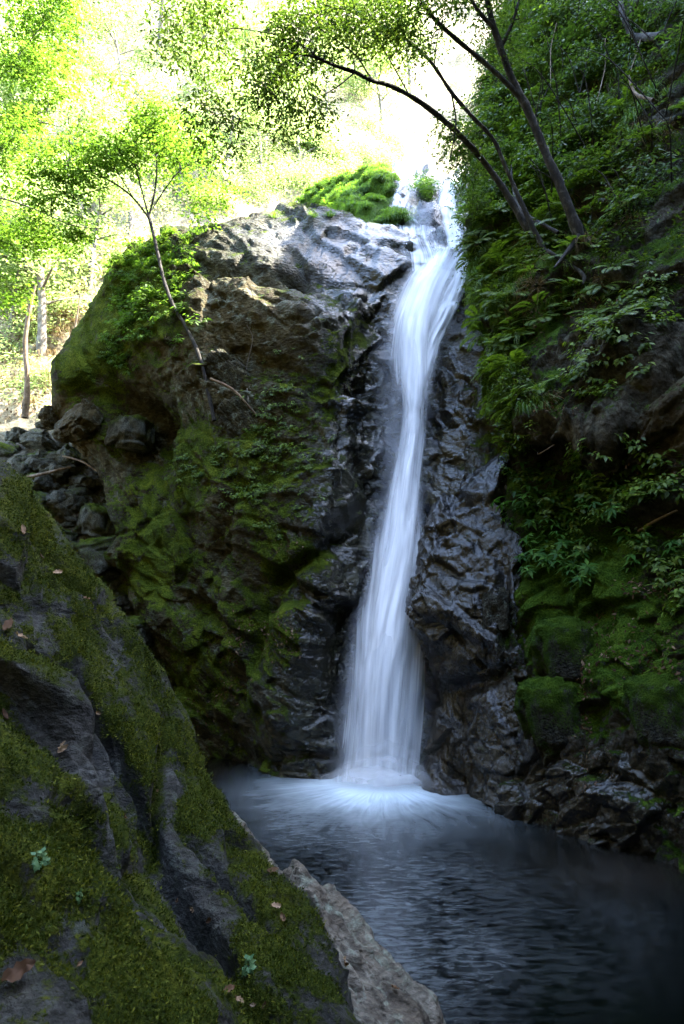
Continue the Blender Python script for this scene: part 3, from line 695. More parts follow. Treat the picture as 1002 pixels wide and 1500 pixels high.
def sprays(Cs, k, spread, L, asp, flat=.3, up=1.0, outdir=None):
    """each cluster is two or three leafy shoots: leaves set alternately along a drooping line"""
    n = len(Cs); K = n * k; C = np.repeat(Cs, k, 0); j = np.tile(np.arange(k), n); half = max(1, k // 3)
    phi = np.repeat(rng.random(n) * 6.28, k) + (j // half) * 2.1 + np.repeat(rng.normal(size=n) * .3, k)
    t = (j % half + .6 + .3 * rng.random(K)) / half; dr = np.stack([np.cos(phi), np.sin(phi), 0 * phi], -1); sd = np.stack([-np.sin(phi), np.cos(phi), 0 * phi], -1)
    tilt = np.repeat(rng.normal(size=n) * flat, k); ln = np.repeat(spread * (.6 + .8 * rng.random(n)), k) * 1.25
    off = dr * (ln * t)[:, None]; off[:, 2] += ln * (t * tilt - .25 * t * t); off += rng.normal(size=(K, 3)) * spread * .10
    sg = np.where(j % 2 == 0, 1.0, -1.0)[:, None]
    D = dr * .75 + sd * sg * .75 + rng.normal(size=(K, 3)) * .28; D[:, 2] += tilt * .6 - .25
    N = rng.normal(size=(K, 3)) * .32 + np.array([0, 0, up]) - dr * tilt[:, None]
    Ls = L * (.55 + .9 * rng.random(K)) * np.repeat(.8 + .4 * rng.random(n), k)
    V, F = leaves(C + off, D, N, Ls, Ls * asp)
    tone = np.repeat(rng.random(n), k) * .6 + rng.random(K) * .4
    return V, F, tone

def twigs(Cs, B, every=2, maxd=1.5, r=.008):
    """twigs grown outwards: each leaf cluster joins the nearest limb or an already joined cluster"""
    Cs = Cs[::every]; nodes = list(B[::2]); d0 = np.array([np.min(np.linalg.norm(B - c, axis=1)) for c in Cs]); out = []; nn = np.array(nodes); thick = [1.5] * len(nodes)
    for i in np.argsort(d0):
        c = Cs[i]; d = np.linalg.norm(nn - c, axis=1); k = d.argmin()
        if .04 < d[k] < maxd * .6:
            b = nn[k]; mid = (b + c) / 2 + np.array([0, 0, .08 * d[k]]) + rng.normal(size=3) * .06 * d[k]; q = thick[k]
            out.append(tube([(*b, r * q), (*mid, r * q * .8), (*c, r * q * .55)], 4)); nn = np.concatenate([nn, mid[None], c[None]]); thick += [q * .75, max(.45, q * .6)]
    return out

def pl(pts, k=.64): return [(*S(x, y, Y), r * k) for x, y, Y, r in pts]

M_bark = bark_mat('dark_bark', (.007, .006, .005), (.024, .020, .015), (.085, .080, .068)); M_barkl = bark_mat('grey_bark', (.05, .04, .03), (.13, .11, .085), (.26, .24, .2))
M_dead = bark_mat('dead_wood', (.05, .035, .022), (.15, .105, .065), (.30, .23, .16))
M_ever = leaf_mat('evergreen_leaf', (.012, .030, .006), (.038, .072, .010), (.085, .13, .018), .42, .5, .2, 1.7)
M_maple = leaf_mat('maple_leaf', (.042, .092, .010), (.066, .135, .016), (.11, .18, .03), .65, .55, .2, 1.5)
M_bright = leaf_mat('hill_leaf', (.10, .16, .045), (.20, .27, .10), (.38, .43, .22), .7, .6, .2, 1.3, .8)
M_fern = leaf_mat('fern_leaf', (.030, .060, .005), (.066, .115, .008), (.125, .185, .016), .4, .5, .3)
M_grass = leaf_mat('grass_blade', (.035, .08, .008), (.07, .14, .014), (.14, .19, .03), .4, .5, .3)
M_herb = leaf_mat('herb_leaf', (.018, .06, .008), (.04, .105, .012), (.08, .16, .02), .4, .55, .15)
M_lit = leaf_mat('dry_leaf', (.03, .014, .007), (.085, .048, .026), (.22, .15, .095), .2, .7, .1)
M_mossl = leaf_mat('moss_tuft', (.008, .014, .001), (.031, .046, .004), (.10, .105, .012), .25, .8, .1)

def tree(name, label, limbs, bl, leafmat, bark, k, spread, L, asp, group=None, layer=0, gap=-.15, flat=.3, tw=2, maxd=1.5, cat='tree', rough=.25, seed=0):
    base = limbs[0][0][:3]
    t = empty(name, base, label, cat, group); inv = Matrix.Translation(base).inverted()
    parts = [tube(l, 10 if i == 0 else 7, rough) for i, l in enumerate(limbs)]
    V, F, tone, Cs = cloud(bl, k, spread, L, asp, flat, 1.3, gap, layer, seed=seed)
    B = np.concatenate([cr(np.array(l), [8] * (len(l) - 1), 0)[:, :3] for l in limbs[0:]])
    tv, tf = join(parts[:1]); o = link('trunk', mk_mesh('trunk', tv, tf), bark, t); o.matrix_parent_inverse = inv
    rest = parts[1:]
    for pv, pf in rest:
        o2 = link('branch', mk_mesh('branch', pv, pf), bark, t); o2.matrix_parent_inverse = inv
    tg = twigs(Cs, B, tw, maxd)
    if tg:
        tv, tf = join(tg); o3 = link('twigs', mk_mesh('twigs', tv, tf), bark, t); o3.matrix_parent_inverse = inv; o3['kind'] = 'stuff'
    o4 = link('crown', leaf_mesh('crown', V, F, 5, tone), leafmat, t); o4.matrix_parent_inverse = inv
    return t

# trees leaning out from the right bank over the fall
tree('leaning_tree', 'thick leaning tree rooted on the right bank, its trunk forking near the top', [
  pl([(862,372,9.0,.19),(848,345,8.95,.13),(826,285,8.85,.105),(800,225,8.8,.095),(775,165,8.7,.088),(752,120,8.6,.08),(735,75,8.5,.075),(722,35,8.4,.07),(712,-10,8.3,.065),(700,-90,8.1,.05)]),
  pl([(765,145,8.66,.065),(730,110,8.5,.055),(690,75,8.3,.05),(660,50,8.1,.045),(630,20,7.9,.04),(600,-30,7.7,.03)]),
  pl([(724,42,8.4,.05),(700,15,8.3,.04),(680,-20,8.2,.03)]),
  pl([(733,72,8.5,.045),(752,30,8.4,.035),(765,-20,8.3,.025)]),
  pl([(848,345,8.9,.06),(828,372,8.7,.045),(812,392,8.5,.02)])],
  [(610,25,8.0,90,40,.7,190),(690,-10,8.2,90,40,.7,160),(740,70,8.7,50,60,.5,60),(760,-60,8.3,120,50,1,160)], M_ever, M_bark, 11, .17, .058, .42, gap=-.25, flat=.5, seed=3)
tree('leaning_tree', 'slender tree arching left from the right bank, low limb reaching over the rock', [
  pl([(778,345,9.9,.10),(745,288,9.9,.085),(715,245,9.8,.075),(690,215,9.6,.07),(660,185,9.4,.065),(630,160,9.2,.06),(600,140,9.0,.055),(570,125,8.8,.05),(545,118,8.6,.045),(520,106,8.4,.04),(490,96,8.2,.035),(462,84,8.0,.03),(435,79,7.9,.025),(405,84,7.8,.018),(385,96,7.75,.01)]),
  pl([(468,86,8.0,.02),(440,66,7.9,.016),(400,50,7.8,.012),(350,42,7.7,.008)]),
  pl([(545,118,8.6,.022),(520,80,8.4,.018),(480,50,8.2,.014),(440,22,8.0,.008)]),
  pl([(447,82,7.95,.016),(425,110,7.85,.013),(395,145,7.8,.01),(345,180,7.75,.006)]),
  pl([(520,106,8.4,.018),(490,130,8.2,.012),(450,150,8.0,.007)]),
  pl([(600,140,9.0,.02),(575,95,8.8,.016),(550,50,8.6,.01)])],
  [(330,40,7.8,120,52,1.2,270),(258,75,7.8,44,34,.6,46),(420,145,7.85,66,50,.8,150),(318,190,7.8,56,36,.7,105),(420,55,7.9,85,48,.7,230),(500,55,8.2,60,35,.5,110),(380,110,7.8,60,30,.4,70),(470,165,7.9,20,30,.3,26)], M_ever, M_bark, 11, .17, .056, .42, gap=-.22, flat=.5, seed=8)
tree('leaning_tree', 'thin leaning tree standing between the two larger leaning trunks', [
  pl([(800,372,9.5,.06),(772,315,9.5,.055),(745,255,9.5,.05),(723,205,9.4,.047),(691,170,9.3,.045),(661,135,9.2,.042),(636,97,9.0,.04),(613,72,8.9,.036),(591,55,8.8,.032),(561,38,8.6,.026),(531,25,8.4,.018),(490,8,8.2,.01)]),
  pl([(661,135,9.2,.022),(668,180,9.3,.018),(660,230,9.4,.012)]),
  pl([(636,97,9.0,.02),(640,60,8.9,.014),(650,20,8.8,.008)])],
  [(555,30,8.5,70,36,.6,170),(480,10,8.2,60,30,.5,110),(680,215,9.9,34,60,.45,130),(655,190,9.6,22,40,.3,40),(700,280,10.4,30,40,.4,80),(600,70,8.9,40,30,.4,40)], M_ever, M_bark, 11, .17, .058, .42, gap=-.25, flat=.5, seed=5)
# the maple on the outcrop
tree('maple_tree', 'slim young maple with bright green layered leaves growing from the mossy outcrop', [
  pl([(314,616,10.35,.05),(304,570,10.45,.048),(292,522,10.6,.05),(274,482,10.8,.05),(254,448,11.0,.05),(240,410,11.2,.048),(232,375,11.3,.046),(225,345,11.4,.044),(218,316,11.5,.042)]),
  pl([(219,320,11.5,.035),(196,291,11.4,.028),(170,270,11.3,.023),(140,255,11.2,.018),(95,242,11.1,.012),(55,232,11.0,.006)]),
  pl([(218,318,11.5,.03),(206,272,11.5,.022),(196,230,11.4,.016),(188,180,11.3,.008)]),
  pl([(218,318,11.5,.034),(228,272,11.5,.026),(229,230,11.6,.018),(222,185,11.6,.008)]),
  pl([(224,305,11.5,.022),(245,272,11.5,.018),(266,248,11.5,.012),(296,232,11.5,.006)]),
  pl([(196,291,11.4,.018),(165,240,11.2,.013),(148,205,11.1,.006)]),
  pl([(170,270,11.3,.014),(120,285,11.1,.01),(75,300,11,.005)])],
  [(185,170,11.3,85,24,1.0,90),(115,235,11.2,85,34,.9,120),(215,205,11.6,70,46,.9,95),(275,222,11.4,56,36,.8,70),(40,200,11.2,60,22,.6,40),(250,165,11.4,40,14,.6,24),(72,265,11,60,32,.6,80),(160,215,11.2,60,30,.7,80),(300,300,11.8,34,22,.5,26),(330,280,11.8,30,14,.4,14),(60,310,11,40,14,.5,26)], M_maple, M_bark, 24, .22, .056, .62, layer=.3, gap=-.2, flat=.14, tw=3, maxd=1.0, seed=2)
tree('maple_tree', 'maple at the left edge with arching limbs and bright leaves against the hillside', [
  pl([(-95,640,12.6,.14),(-90,520,12.6,.12),(-75,400,12.5,.10),(-60,300,12.4,.09),(-40,200,12.3,.07),(-20,90,12.2,.05),(0,-20,12.1,.03)]),
  pl([(-50,250,12.4,.05),(10,212,12.1,.035),(38,186,12,.03),(62,180,11.9,.022),(88,186,11.8,.012)]),
  pl([(38,186,12,.02),(60,165,11.9,.014),(95,163,11.8,.007)]),
  pl([(-64,310,12.4,.045),(-10,290,12.2,.032),(50,306,12,.024),(105,330,11.9,.016),(158,336,11.8,.008)]),
  pl([(-30,150,12.3,.04),(20,90,12.1,.026),(60,40,12,.012)])],
  [(30,45,12.2,95,60,1.1,260),(70,110,12,60,40,.8,90),(15,140,12,70,40,.8,120),(40,200,12,60,26,.7,60),(20,330,12,70,30,.7,90),(60,350,12,90,24,.6,70),(10,420,12.2,40,30,.6,40),(100,20,12,40,40,.7,50),(-20,250,12.2,60,60,.8,80),(130,330,11.8,40,14,.5,30)], M_maple, M_barkl, 24, .22, .06, .62, layer=.32, gap=-.15, flat=.14, tw=4, maxd=1.0, seed=6)

# hillside trees: four kinds built once, then copied
def hill_tree(seed, h, nl):
    r = np.random.default_rng(seed); t = bpy.data.objects.new('hillside_tree', None); COL.objects.link(t)
    bend = r.normal(size=2) * .5
    tr = [(bend[0] * (z / h) ** 2, bend[1] * (z / h) ** 2, z, .10 * (1 - .8 * z / h) + .012) for z in np.linspace(-.6, h, 7)]
    parts = [tube(tr, 8, .2)]; ends = []
    for i in range(nl):
        z = h * (.3 + .68 * i / nl); a = r.random() * 6.28; ln = (h * .34) * (1.15 - .6 * z / h) * (.8 + .4 * r.random()); b = np.array([bend[0] * (z / h) ** 2, bend[1] * (z / h) ** 2, z])
        e = b + np.array([math.cos(a) * ln, math.sin(a) * ln, ln * .35]); m = (b + e) / 2 + np.array([0, 0, ln * .12])
        parts.append(tube([(*b, .035), (*m, .022), (*e, .008)], 5)); ends += [e, (m + e) / 2, m]
    V, F = join(parts); link('trunk', mk_mesh('trunk', V, F), M_barkl, t)
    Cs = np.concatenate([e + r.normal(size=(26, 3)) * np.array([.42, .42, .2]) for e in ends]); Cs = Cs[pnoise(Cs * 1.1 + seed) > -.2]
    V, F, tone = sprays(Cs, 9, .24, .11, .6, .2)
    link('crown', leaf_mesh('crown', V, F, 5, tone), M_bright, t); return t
def copy_tree(o):
    c = o.copy(); COL.objects.link(c)
    for ch in o.children:
        d = ch.copy(); COL.objects.link(d); d.parent = c
    return c
def hill_at(px, py):
    m = MASS['hillside']; i = np.argmin(((m['px'] - [px, py]) ** 2).sum(1) + 1e3 * (m['dep'] < 5)); return m['V'][i]
protos = [hill_tree(41, 4.2, 9), hill_tree(42, 5.4, 11), hill_tree(43, 3.4, 8), hill_tree(44, 6.0, 12)]
HT = [(60,520,0),(20,480,2),(130,430,1),(90,350,3),(20,400,1),(190,330,0),(260,290,2),(330,280,1),(380,270,3),(440,265,0),(470,250,2),(300,180,1),(180,220,3),(60,240,0),(120,120,1),(230,100,3),(350,160,0),(420,200,2),(40,140,2),(300,60,1),(480,170,3),(560,190,0),(400,90,3),(500,100,1),(150,30,2),(600,130,3),(-60,300,1),(-80,500,3)]
for i, (x, y, k) in enumerate(HT):
    first = not protos[k].get('used'); t = protos[k] if first else copy_tree(protos[k]); protos[k]['used'] = 1
    p = hill_at(x, y); t.location = p - np.array([0, 0, .1]); s = .75 + .5 * rng.random(); t.scale = (s, s, s); t.rotation_euler = (0, 0, rng.random() * 6.28)
    tag(t, 'sunlit pale green tree on the bright hillside behind the outcrop', 'tree', 'trees on the sunlit hillside')
for t in list(bpy.data.objects):
    if 'used' in t: del t['used']
# low growth over the hillside
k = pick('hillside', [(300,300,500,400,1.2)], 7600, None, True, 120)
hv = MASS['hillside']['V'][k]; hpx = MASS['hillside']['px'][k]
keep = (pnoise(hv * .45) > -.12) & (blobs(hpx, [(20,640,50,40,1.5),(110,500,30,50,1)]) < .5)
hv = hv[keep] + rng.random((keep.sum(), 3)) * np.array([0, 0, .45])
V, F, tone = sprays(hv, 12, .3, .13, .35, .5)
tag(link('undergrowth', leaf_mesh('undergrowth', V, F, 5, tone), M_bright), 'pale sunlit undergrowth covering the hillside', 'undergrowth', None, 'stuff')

# ---- small plants: built once, then copied
def fern_mesh(seed, nf, ln, droop):
    r = np.random.default_rng(seed); C = []; D = []; N = []; L = []
    for i in range(nf):
        a = i / nf * 6.28 + r.random() * .5; e = .5 + .7 * r.random(); l = ln * (.7 + .5 * r.random()); d = np.array([math.cos(a), math.sin(a), 0])
        for s in np.linspace(.15, 1, 15):
            p = d * l * s * math.cos(e * .6) + np.array([0, 0, l * (math.sin(e) * s - droop * s * s)])
            tg = nrm(d * math.cos(e * .6) + np.array([0, 0, math.sin(e) - 2 * droop * s])); sd = np.cross(tg, [0, 0, 1.0]); sd = nrm(sd)
            for q in (-1, 1):
                C.append(p); D.append(sd * q + tg * .5); N.append(np.cross(sd, tg)); L.append(l * .24 * math.sin(math.pi * (.12 + .86 * (1 - s) ** .8)) + .008)
    V, F = leaves(C, D, N, np.array(L), np.array(L) * .3, .1, .1); return leaf_mesh('fern', V, F)
def grass_mesh(seed, nb, ln, droop, wd=.008):
    r = np.random.default_rng(seed); V = []; F = []; k = 0
    for i in range(nb):
        a = r.random() * 6.28; e = .5 + .9 * r.random(); l = ln * (.5 + .7 * r.random()); d = np.array([math.cos(a), math.sin(a), 0]); sd = np.array([-d[1], d[0], 0]); b = d * r.random() * .05
        for s in np.linspace(0, 1, 6):
            p = b + d * l * s * math.cos(e) * (1 - .15 * s) + np.array([0, 0, l * (math.sin(e) * s - droop * s ** 2.2)])
            w = wd * (1 - s ** 2) + .0008; V += [p - sd * w / 2, p + sd * w / 2]
        for q in range(5): F.append([k, k + 1, k + 3, k + 2]); k += 2
        k += 2
    return leaf_mesh('grass', np.array(V), np.array(F), 12)
def herb_mesh(seed, stems, ln, leafL, asp):
    r = np.random.default_rng(seed); C = []; D = []; N = []; L = []
    for i in range(stems):
        a = r.random() * 6.28; d = np.array([math.cos(a), math.sin(a), 0]); e = .6 + .6 * r.random(); l = ln * (.5 + .6 * r.random()); nl = 5 + int(r.random() * 3)
        for j in range(nl):
            s = .35 + .65 * j / (nl - 1); p = d * l * s * math.cos(e) + np.array([0, 0, l * math.sin(e) * s - l * .3 * s * s]); b = a + (1 if j % 2 else -1) * (1.2 - .9 * (j == nl - 1)) + r.normal() * .3
            C.append(p); D.append([math.cos(b), math.sin(b), r.normal() * .2 - .15]); N.append([r.normal() * .3, r.normal() * .3, 1]); L.append(leafL * (.6 + .6 * r.random()))
    V, F = leaves(C, D, N, np.array(L), np.array(L) * asp, .15, .2); return leaf_mesh('herb', V, F)
def rosette_mesh(seed, tiers, leafL, asp):
    r = np.random.default_rng(seed); C = []; D = []; N = []; L = []
    for ti in range(tiers):
        c = np.array([r.normal() * .09, r.normal() * .09, .10 + .07 * ti]); n = 5 + int(r.random() * 3); a0 = r.random() * 6
        C.append(np.zeros(3)); D.append(c); N.append([.3, .2, .1]); L.append(-np.linalg.norm(c))
        for i in range(n):
            a = a0 + i / n * 6.28 + r.normal() * .15; C.append(c); D.append([math.cos(a), math.sin(a), .05 + r.normal() * .15]); N.append([0, 0, 1]); L.append(leafL * (.7 + .5 * r.random()))
    L = np.array(L); V, F = leaves(C, D, N, np.abs(L), np.where(L < 0, .008, L * asp), np.where(L < 0, 0, .12)[:, None], np.where(L < 0, 0, .35)[:, None]); return leaf_mesh('rosette', V, F)
def bush_mesh(seed, n, R, leafL, asp, k=10):
    r = np.random.default_rng(seed); q = nrm(r.normal(size=(n, 3))) * (r.random((n, 1)) ** .5) * R; q[:, 2] = q[:, 2] * .7 + R * .4
    q = q[pnoise(q * 3 / R * .6 + seed) > -.25]; V, F, tone = sprays(q, k, R * .3, leafL, asp, .4); return leaf_mesh('bush', V, F, 5, tone)

def plant(name, label, cat, group, meshes, mat, massn, L, n, size=(.7, 1.3), upw=.6, cond=None, sink=.02):
    for me in meshes:
        if not me.materials: me.materials.append(mat)
    m = MASS[massn]
    for c, i in enumerate(pick(massn, L, n, cond)):
        o = bpy.data.objects.new(name, meshes[c % len(meshes)]); COL.objects.link(o)
        z = Vector(m['N'][i]) * (1 - upw) + Vector((0, 0, 1)) * upw; z.normalize(); s = size[0] + (size[1] - size[0]) * rng.random()
        o.matrix_world = Matrix.Translation(Vector(m['V'][i]) - Vector(m['N'][i]) * sink) @ z.to_track_quat('Z', 'Y').to_matrix().to_4x4() @ Matrix.Rotation(rng.random() * 6.28, 4, 'Z') @ Matrix.Scale(s, 4)
        tag(o, label, cat, group)

ferns = [fern_mesh(s, 9, .34, .55) for s in (1, 2, 3)]; grasses = [grass_mesh(s, 70, .42, .9) for s in (4, 5, 6)]; shortg = [grass_mesh(s, 60, .28, .5, .007) for s in (14, 15)]
herbs = [herb_mesh(s, 9, .26, .075, .5) for s in (7, 8, 9)]; ros = [rosette_mesh(s, 3, .13, .36) for s in (10, 11, 12)]; bushes = [bush_mesh(s, 60, .42, .07, .45) for s in (21, 22, 23)]
fern2 = [m.copy() for m in ferns]; grass2 = [grass_mesh(s, 150, .42, .8, .014) for s in (64, 65, 66)]; herb2 = [m.copy() for m in herbs]; bush2 = [m.copy() for m in bushes]; herb3 = [m.copy() for m in herbs]
plant('fern', 'green fern hanging from the steep right bank beside the waterfall', 'fern', 'ferns on the right bank', ferns, M_fern, 'cliff', [(720,330,40,110,1.2),(725,470,30,60,1.1),(740,560,40,70,1),(790,300,90,120,.8),(760,150,50,90,.9),(900,150,110,130,.6),(850,440,110,50,.5)], 240)
plant('grass_tuft', 'drooping grass tuft on the ledge edge of the right bank', 'grass tuft', 'drooping grass on the right bank', grasses, M_grass, 'cliff', [(705,420,20,50,1.2),(765,590,45,26,1.2),(740,520,30,50,1),(800,420,80,40,.7),(870,120,90,90,.6),(960,150,40,70,.5),(720,300,30,80,.7)], 130)
plant('shrub', 'dark leafy shrub on the shaded upper right bank', 'shrub', 'shrubs on the upper right bank', bushes, M_ever, 'cliff', [(760,100,60,90,1.1),(720,240,30,70,1.1),(870,60,110,70,.9),(960,60,60,60,.7),(830,230,70,70,.7),(940,300,60,50,.5),(720,330,20,60,.8)], 150, (.6, 1.2))
plant('seedling', 'broad leaved seedling on the mossy shelf below the overhang', 'seedling', 'seedlings below the overhang', ros, M_herb, 'cliff', [(780,720,40,40,1.2),(830,760,70,50,1),(900,700,60,50,.8),(800,830,50,40,1),(880,850,40,30,1),(950,820,40,40,.6),(770,770,30,40,1)], 95, (.55, 1.15))
plant('herb', 'small leafy herb growing on the mossy right cliff face', 'herb', 'herbs on the right cliff', herbs, M_fern, 'cliff', [(850,690,90,40,.9),(900,760,80,60,.8),(950,700,50,60,.7),(860,420,80,40,.6),(800,760,60,60,.7),(960,440,40,50,.5),(760,640,40,20,.8),(990,840,30,60,.6),(900,510,80,50,.8),(870,570,50,40,.7)], 200)
plant('leafy_creeper', 'fresh green creeper leaves hanging on the outcrop shoulder below the maple', 'creeper', 'creepers on the outcrop shoulder', herb2, M_maple, 'rock_outcrop', [(215,400,50,50,1.2),(185,470,30,60,1.1),(240,450,50,50,.8),(170,530,20,30,.8),(260,370,40,30,.8)], 170, (.7, 1.3))
plant('herb', 'tiny herb sprouting from the dark face of the outcrop', 'herb', 'herbs on the outcrop face', herb3, M_fern, 'rock_outcrop', [(430,600,40,90,1),(380,680,60,80,1),(450,680,30,50,.9),(330,700,50,50,.8),(260,690,40,40,.9),(400,760,40,40,.6),(355,430,50,40,.4),(300,520,60,30,.4),(390,590,20,40,.9)], 170, (.35, .8))
plant('grass_tuft', 'short grass tuft on top of the outcrop in the light', 'grass tuft', 'grass tufts on top of the outcrop', shortg, M_maple, 'rock_outcrop', [(240,360,60,30,1.2),(210,390,50,40,1),(500,318,40,8,1.2),(440,316,40,8,.9),(380,350,20,10,.4),(300,335,20,10,.8),(365,600,12,10,.7)], 60, (.7, 1.3))
plant('grass_tuft', 'bright grass tuft on the mound beside the upper cascade', 'grass tuft', 'grass on the stream mound', grass2, M_maple, 'stream_bed', [(540,270,45,30,1.1),(480,300,50,30,1.1),(575,322,16,10,1),(560,255,24,14,1)], 120, (.9, 1.6))
plant('shrub', 'rounded green shrub on the rock between the upper streams', 'shrub', 'shrubs in the stream', bush2[:2], M_maple, 'stream_bed', [(625,280,14,14,1.2)], 5, (.7, 1.1))
plant('fern', 'fern on the hillside bank beside the upper stream', 'fern', 'ferns by the upper stream', fern2, M_maple, 'stream_bed', [(490,300,50,40,1),(540,250,40,20,.8),(680,300,20,40,.8)], 26, (.6, 1.1))
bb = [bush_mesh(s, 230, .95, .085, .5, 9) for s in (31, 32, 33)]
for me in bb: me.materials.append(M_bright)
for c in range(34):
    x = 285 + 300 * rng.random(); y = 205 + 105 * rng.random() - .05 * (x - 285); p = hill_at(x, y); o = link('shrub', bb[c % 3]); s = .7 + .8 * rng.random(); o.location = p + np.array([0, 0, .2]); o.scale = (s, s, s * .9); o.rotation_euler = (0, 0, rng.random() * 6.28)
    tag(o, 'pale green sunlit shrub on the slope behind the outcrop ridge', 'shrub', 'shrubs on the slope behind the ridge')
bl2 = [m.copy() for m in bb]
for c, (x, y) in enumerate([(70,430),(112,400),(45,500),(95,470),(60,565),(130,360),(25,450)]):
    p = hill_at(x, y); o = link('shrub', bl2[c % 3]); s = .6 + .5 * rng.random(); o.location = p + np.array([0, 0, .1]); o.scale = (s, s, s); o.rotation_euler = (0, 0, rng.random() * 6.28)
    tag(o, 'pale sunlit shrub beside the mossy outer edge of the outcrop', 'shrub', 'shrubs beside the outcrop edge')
# shaded ground cover on the right bank
k = pick('cliff', [(760,200,80,180,1.1),(720,400,40,120,1.1),(880,120,140,150,.8),(850,350,130,70,.6),(745,580,40,70,.8),(860,730,90,50,.4),(970,300,60,120,.6)], 5200)
m = MASS['cliff']; cv = m['V'][k] + m['N'][k] * (rng.random((len(k), 1)) * .22); cv = cv[(pnoise(cv * 1.3) > -.05) & (pnoise(cv * 4) > -.3)]
V, F, tone = sprays(cv, 10, .13, .055, .4, .6)
M_cover = leaf_mat('cover_leaf', (.016, .032, .003), (.038, .066, .006), (.08, .11, .013), .4, .5, .25)
tag(link('ground_cover', leaf_mesh('ground_cover', V, F, 5, tone), M_cover), 'dense dark green ground cover over the steep right bank', 'ground cover', None, 'stuff')
M_straw = leaf_mat('dead_grass', (.05, .035, .015), (.12, .085, .04), (.24, .18, .09), .3, .7, .1)
straw = [grass_mesh(s, 45, .40, 1.15, .006) for s in (81, 82)]
plant('dry_tuft', 'brown dead grass hanging on the upper right bank', 'dead grass', 'dead grass on the right bank', straw, M_straw, 'cliff', [(840,200,90,120,.9),(950,130,50,70,.9),(800,400,80,60,1),(770,590,40,20,1),(900,300,70,60,.8),(760,460,30,60,.7)], 90, (.7, 1.3), .3)
straw2 = [m.copy() for m in straw]
plant('dry_tuft', 'pale dry grass tuft on the sunlit slope at far left', 'dead grass', 'dry tufts on the sunlit slope', straw2, M_straw, 'hillside', [(60,520,80,90,1.1),(130,450,50,50,.8)], 60, (1.4, 2.6), .7)
m = MASS['cliff']
for i in pick('cliff', [(800,200,70,150,1),(900,120,90,110,1),(960,250,50,90,.8),(860,330,80,40,.6)], 34):
    a = m['V'][i]; l = .5 + .9 * rng.random(); g = np.array([-.25 + .35 * rng.normal(), -.35 + .2 * rng.normal(), .75]); b = a + g * l; c = b + np.array([g[0] * .8 - .1, g[1] * .6, .25]) * l * .7
    V, F = tube([(*(a * 0), .012), (*(b - a), .009), (*(c - a), .003)], 5); o = link('stem', mk_mesh('stem', V, F), M_bark); o.location = a
    tag(o, 'thin bare stem leaning out of the upper right bank', 'stem', 'thin stems on the upper right bank')
# dry leaves lying about
def litter(name, label, parts, n_each, Ls):
    Vs = []; k0 = 0; Fs = []
    for massn, L, n in parts:
        kk = pick(massn, L, n, lambda m: m['N'][:, 2] > -.15); m = MASS[massn]; N = nrm(m['N'][kk] + rng.normal(size=(len(kk), 3)) * .35); D = np.cross(N, rng.normal(size=(len(kk), 3))) + np.array([0, 0, -.3])
        ll = Ls * (.6 + .8 * rng.random(len(kk))); V, F = leaves(m['V'][kk] + m['N'][kk] * .012, D, N, ll, ll * .45, -.2, -.15); Vs.append(V); Fs.append(F + k0); k0 += len(V)
    tag(link(name, leaf_mesh(name, np.concatenate(Vs), np.concatenate(Fs)), M_lit), label, 'leaf litter', None, 'stuff')
litter('leaf_litter', 'scattered brown leaf litter on ledges of both rock faces', [
  ('cliff', [(800,600,40,14,1.2),(850,440,70,24,1),(780,470,20,40,1),(900,330,40,20,.7),(855,1030,12,70,1.1),(960,860,50,14,1.1),(940,690,60,20,.8),(870,940,60,50,.5),(800,920,40,40,.35),(960,980,50,80,.5),(870,1130,40,40,.35)], 1100),
  ('rock_outcrop', [(345,950,20,70,.9),(300,1040,50,40,.7),(410,930,40,40,.6),(420,810,30,20,.6),(110,600,40,60,.5)], 420),
  ('ground', [(60,690,90,30,1),(120,760,60,60,.5)], 250)], 0, .045)
k = pick('hillside', [(40,560,90,110,1.2),(20,650,60,50,1)], 2600); m = MASS['hillside']; N = nrm(m['N'][k] + rng.normal(size=(len(k), 3)) * .5)
V, F = leaves(m['V'][k] + m['N'][k] * .03, np.cross(N, rng.normal(size=(len(k), 3))), N, .09, .045, -.2, -.1)
tag(link('leaf_litter', leaf_mesh('leaf_litter', V, F), M_lit), 'bright dry leaf litter on the sunlit slope at far left', 'leaf litter', None, 'stuff')
# ------------------------------------------------------------------ loose stones, dead wood, fallen leaves
def surf_at(px, py, names=None, off=0.0):
    best = None
    for n in (names or MASS):
        m = MASS[n]; d = ((m['px'] - [px, py]) ** 2).sum(1) + 1e6 * (m['dep'] < .3); c = np.where(d < 16)[0]
        if len(c) == 0: c = np.array([d.argmin()])
        i = c[m['dep'][c].argmin()]
        if d[i] < 400 and (best is None or m['dep'][i] < best[0]): best = (m['dep'][i], m['V'][i], m['N'][i])
    return best[1] + best[2] * off, best[2]

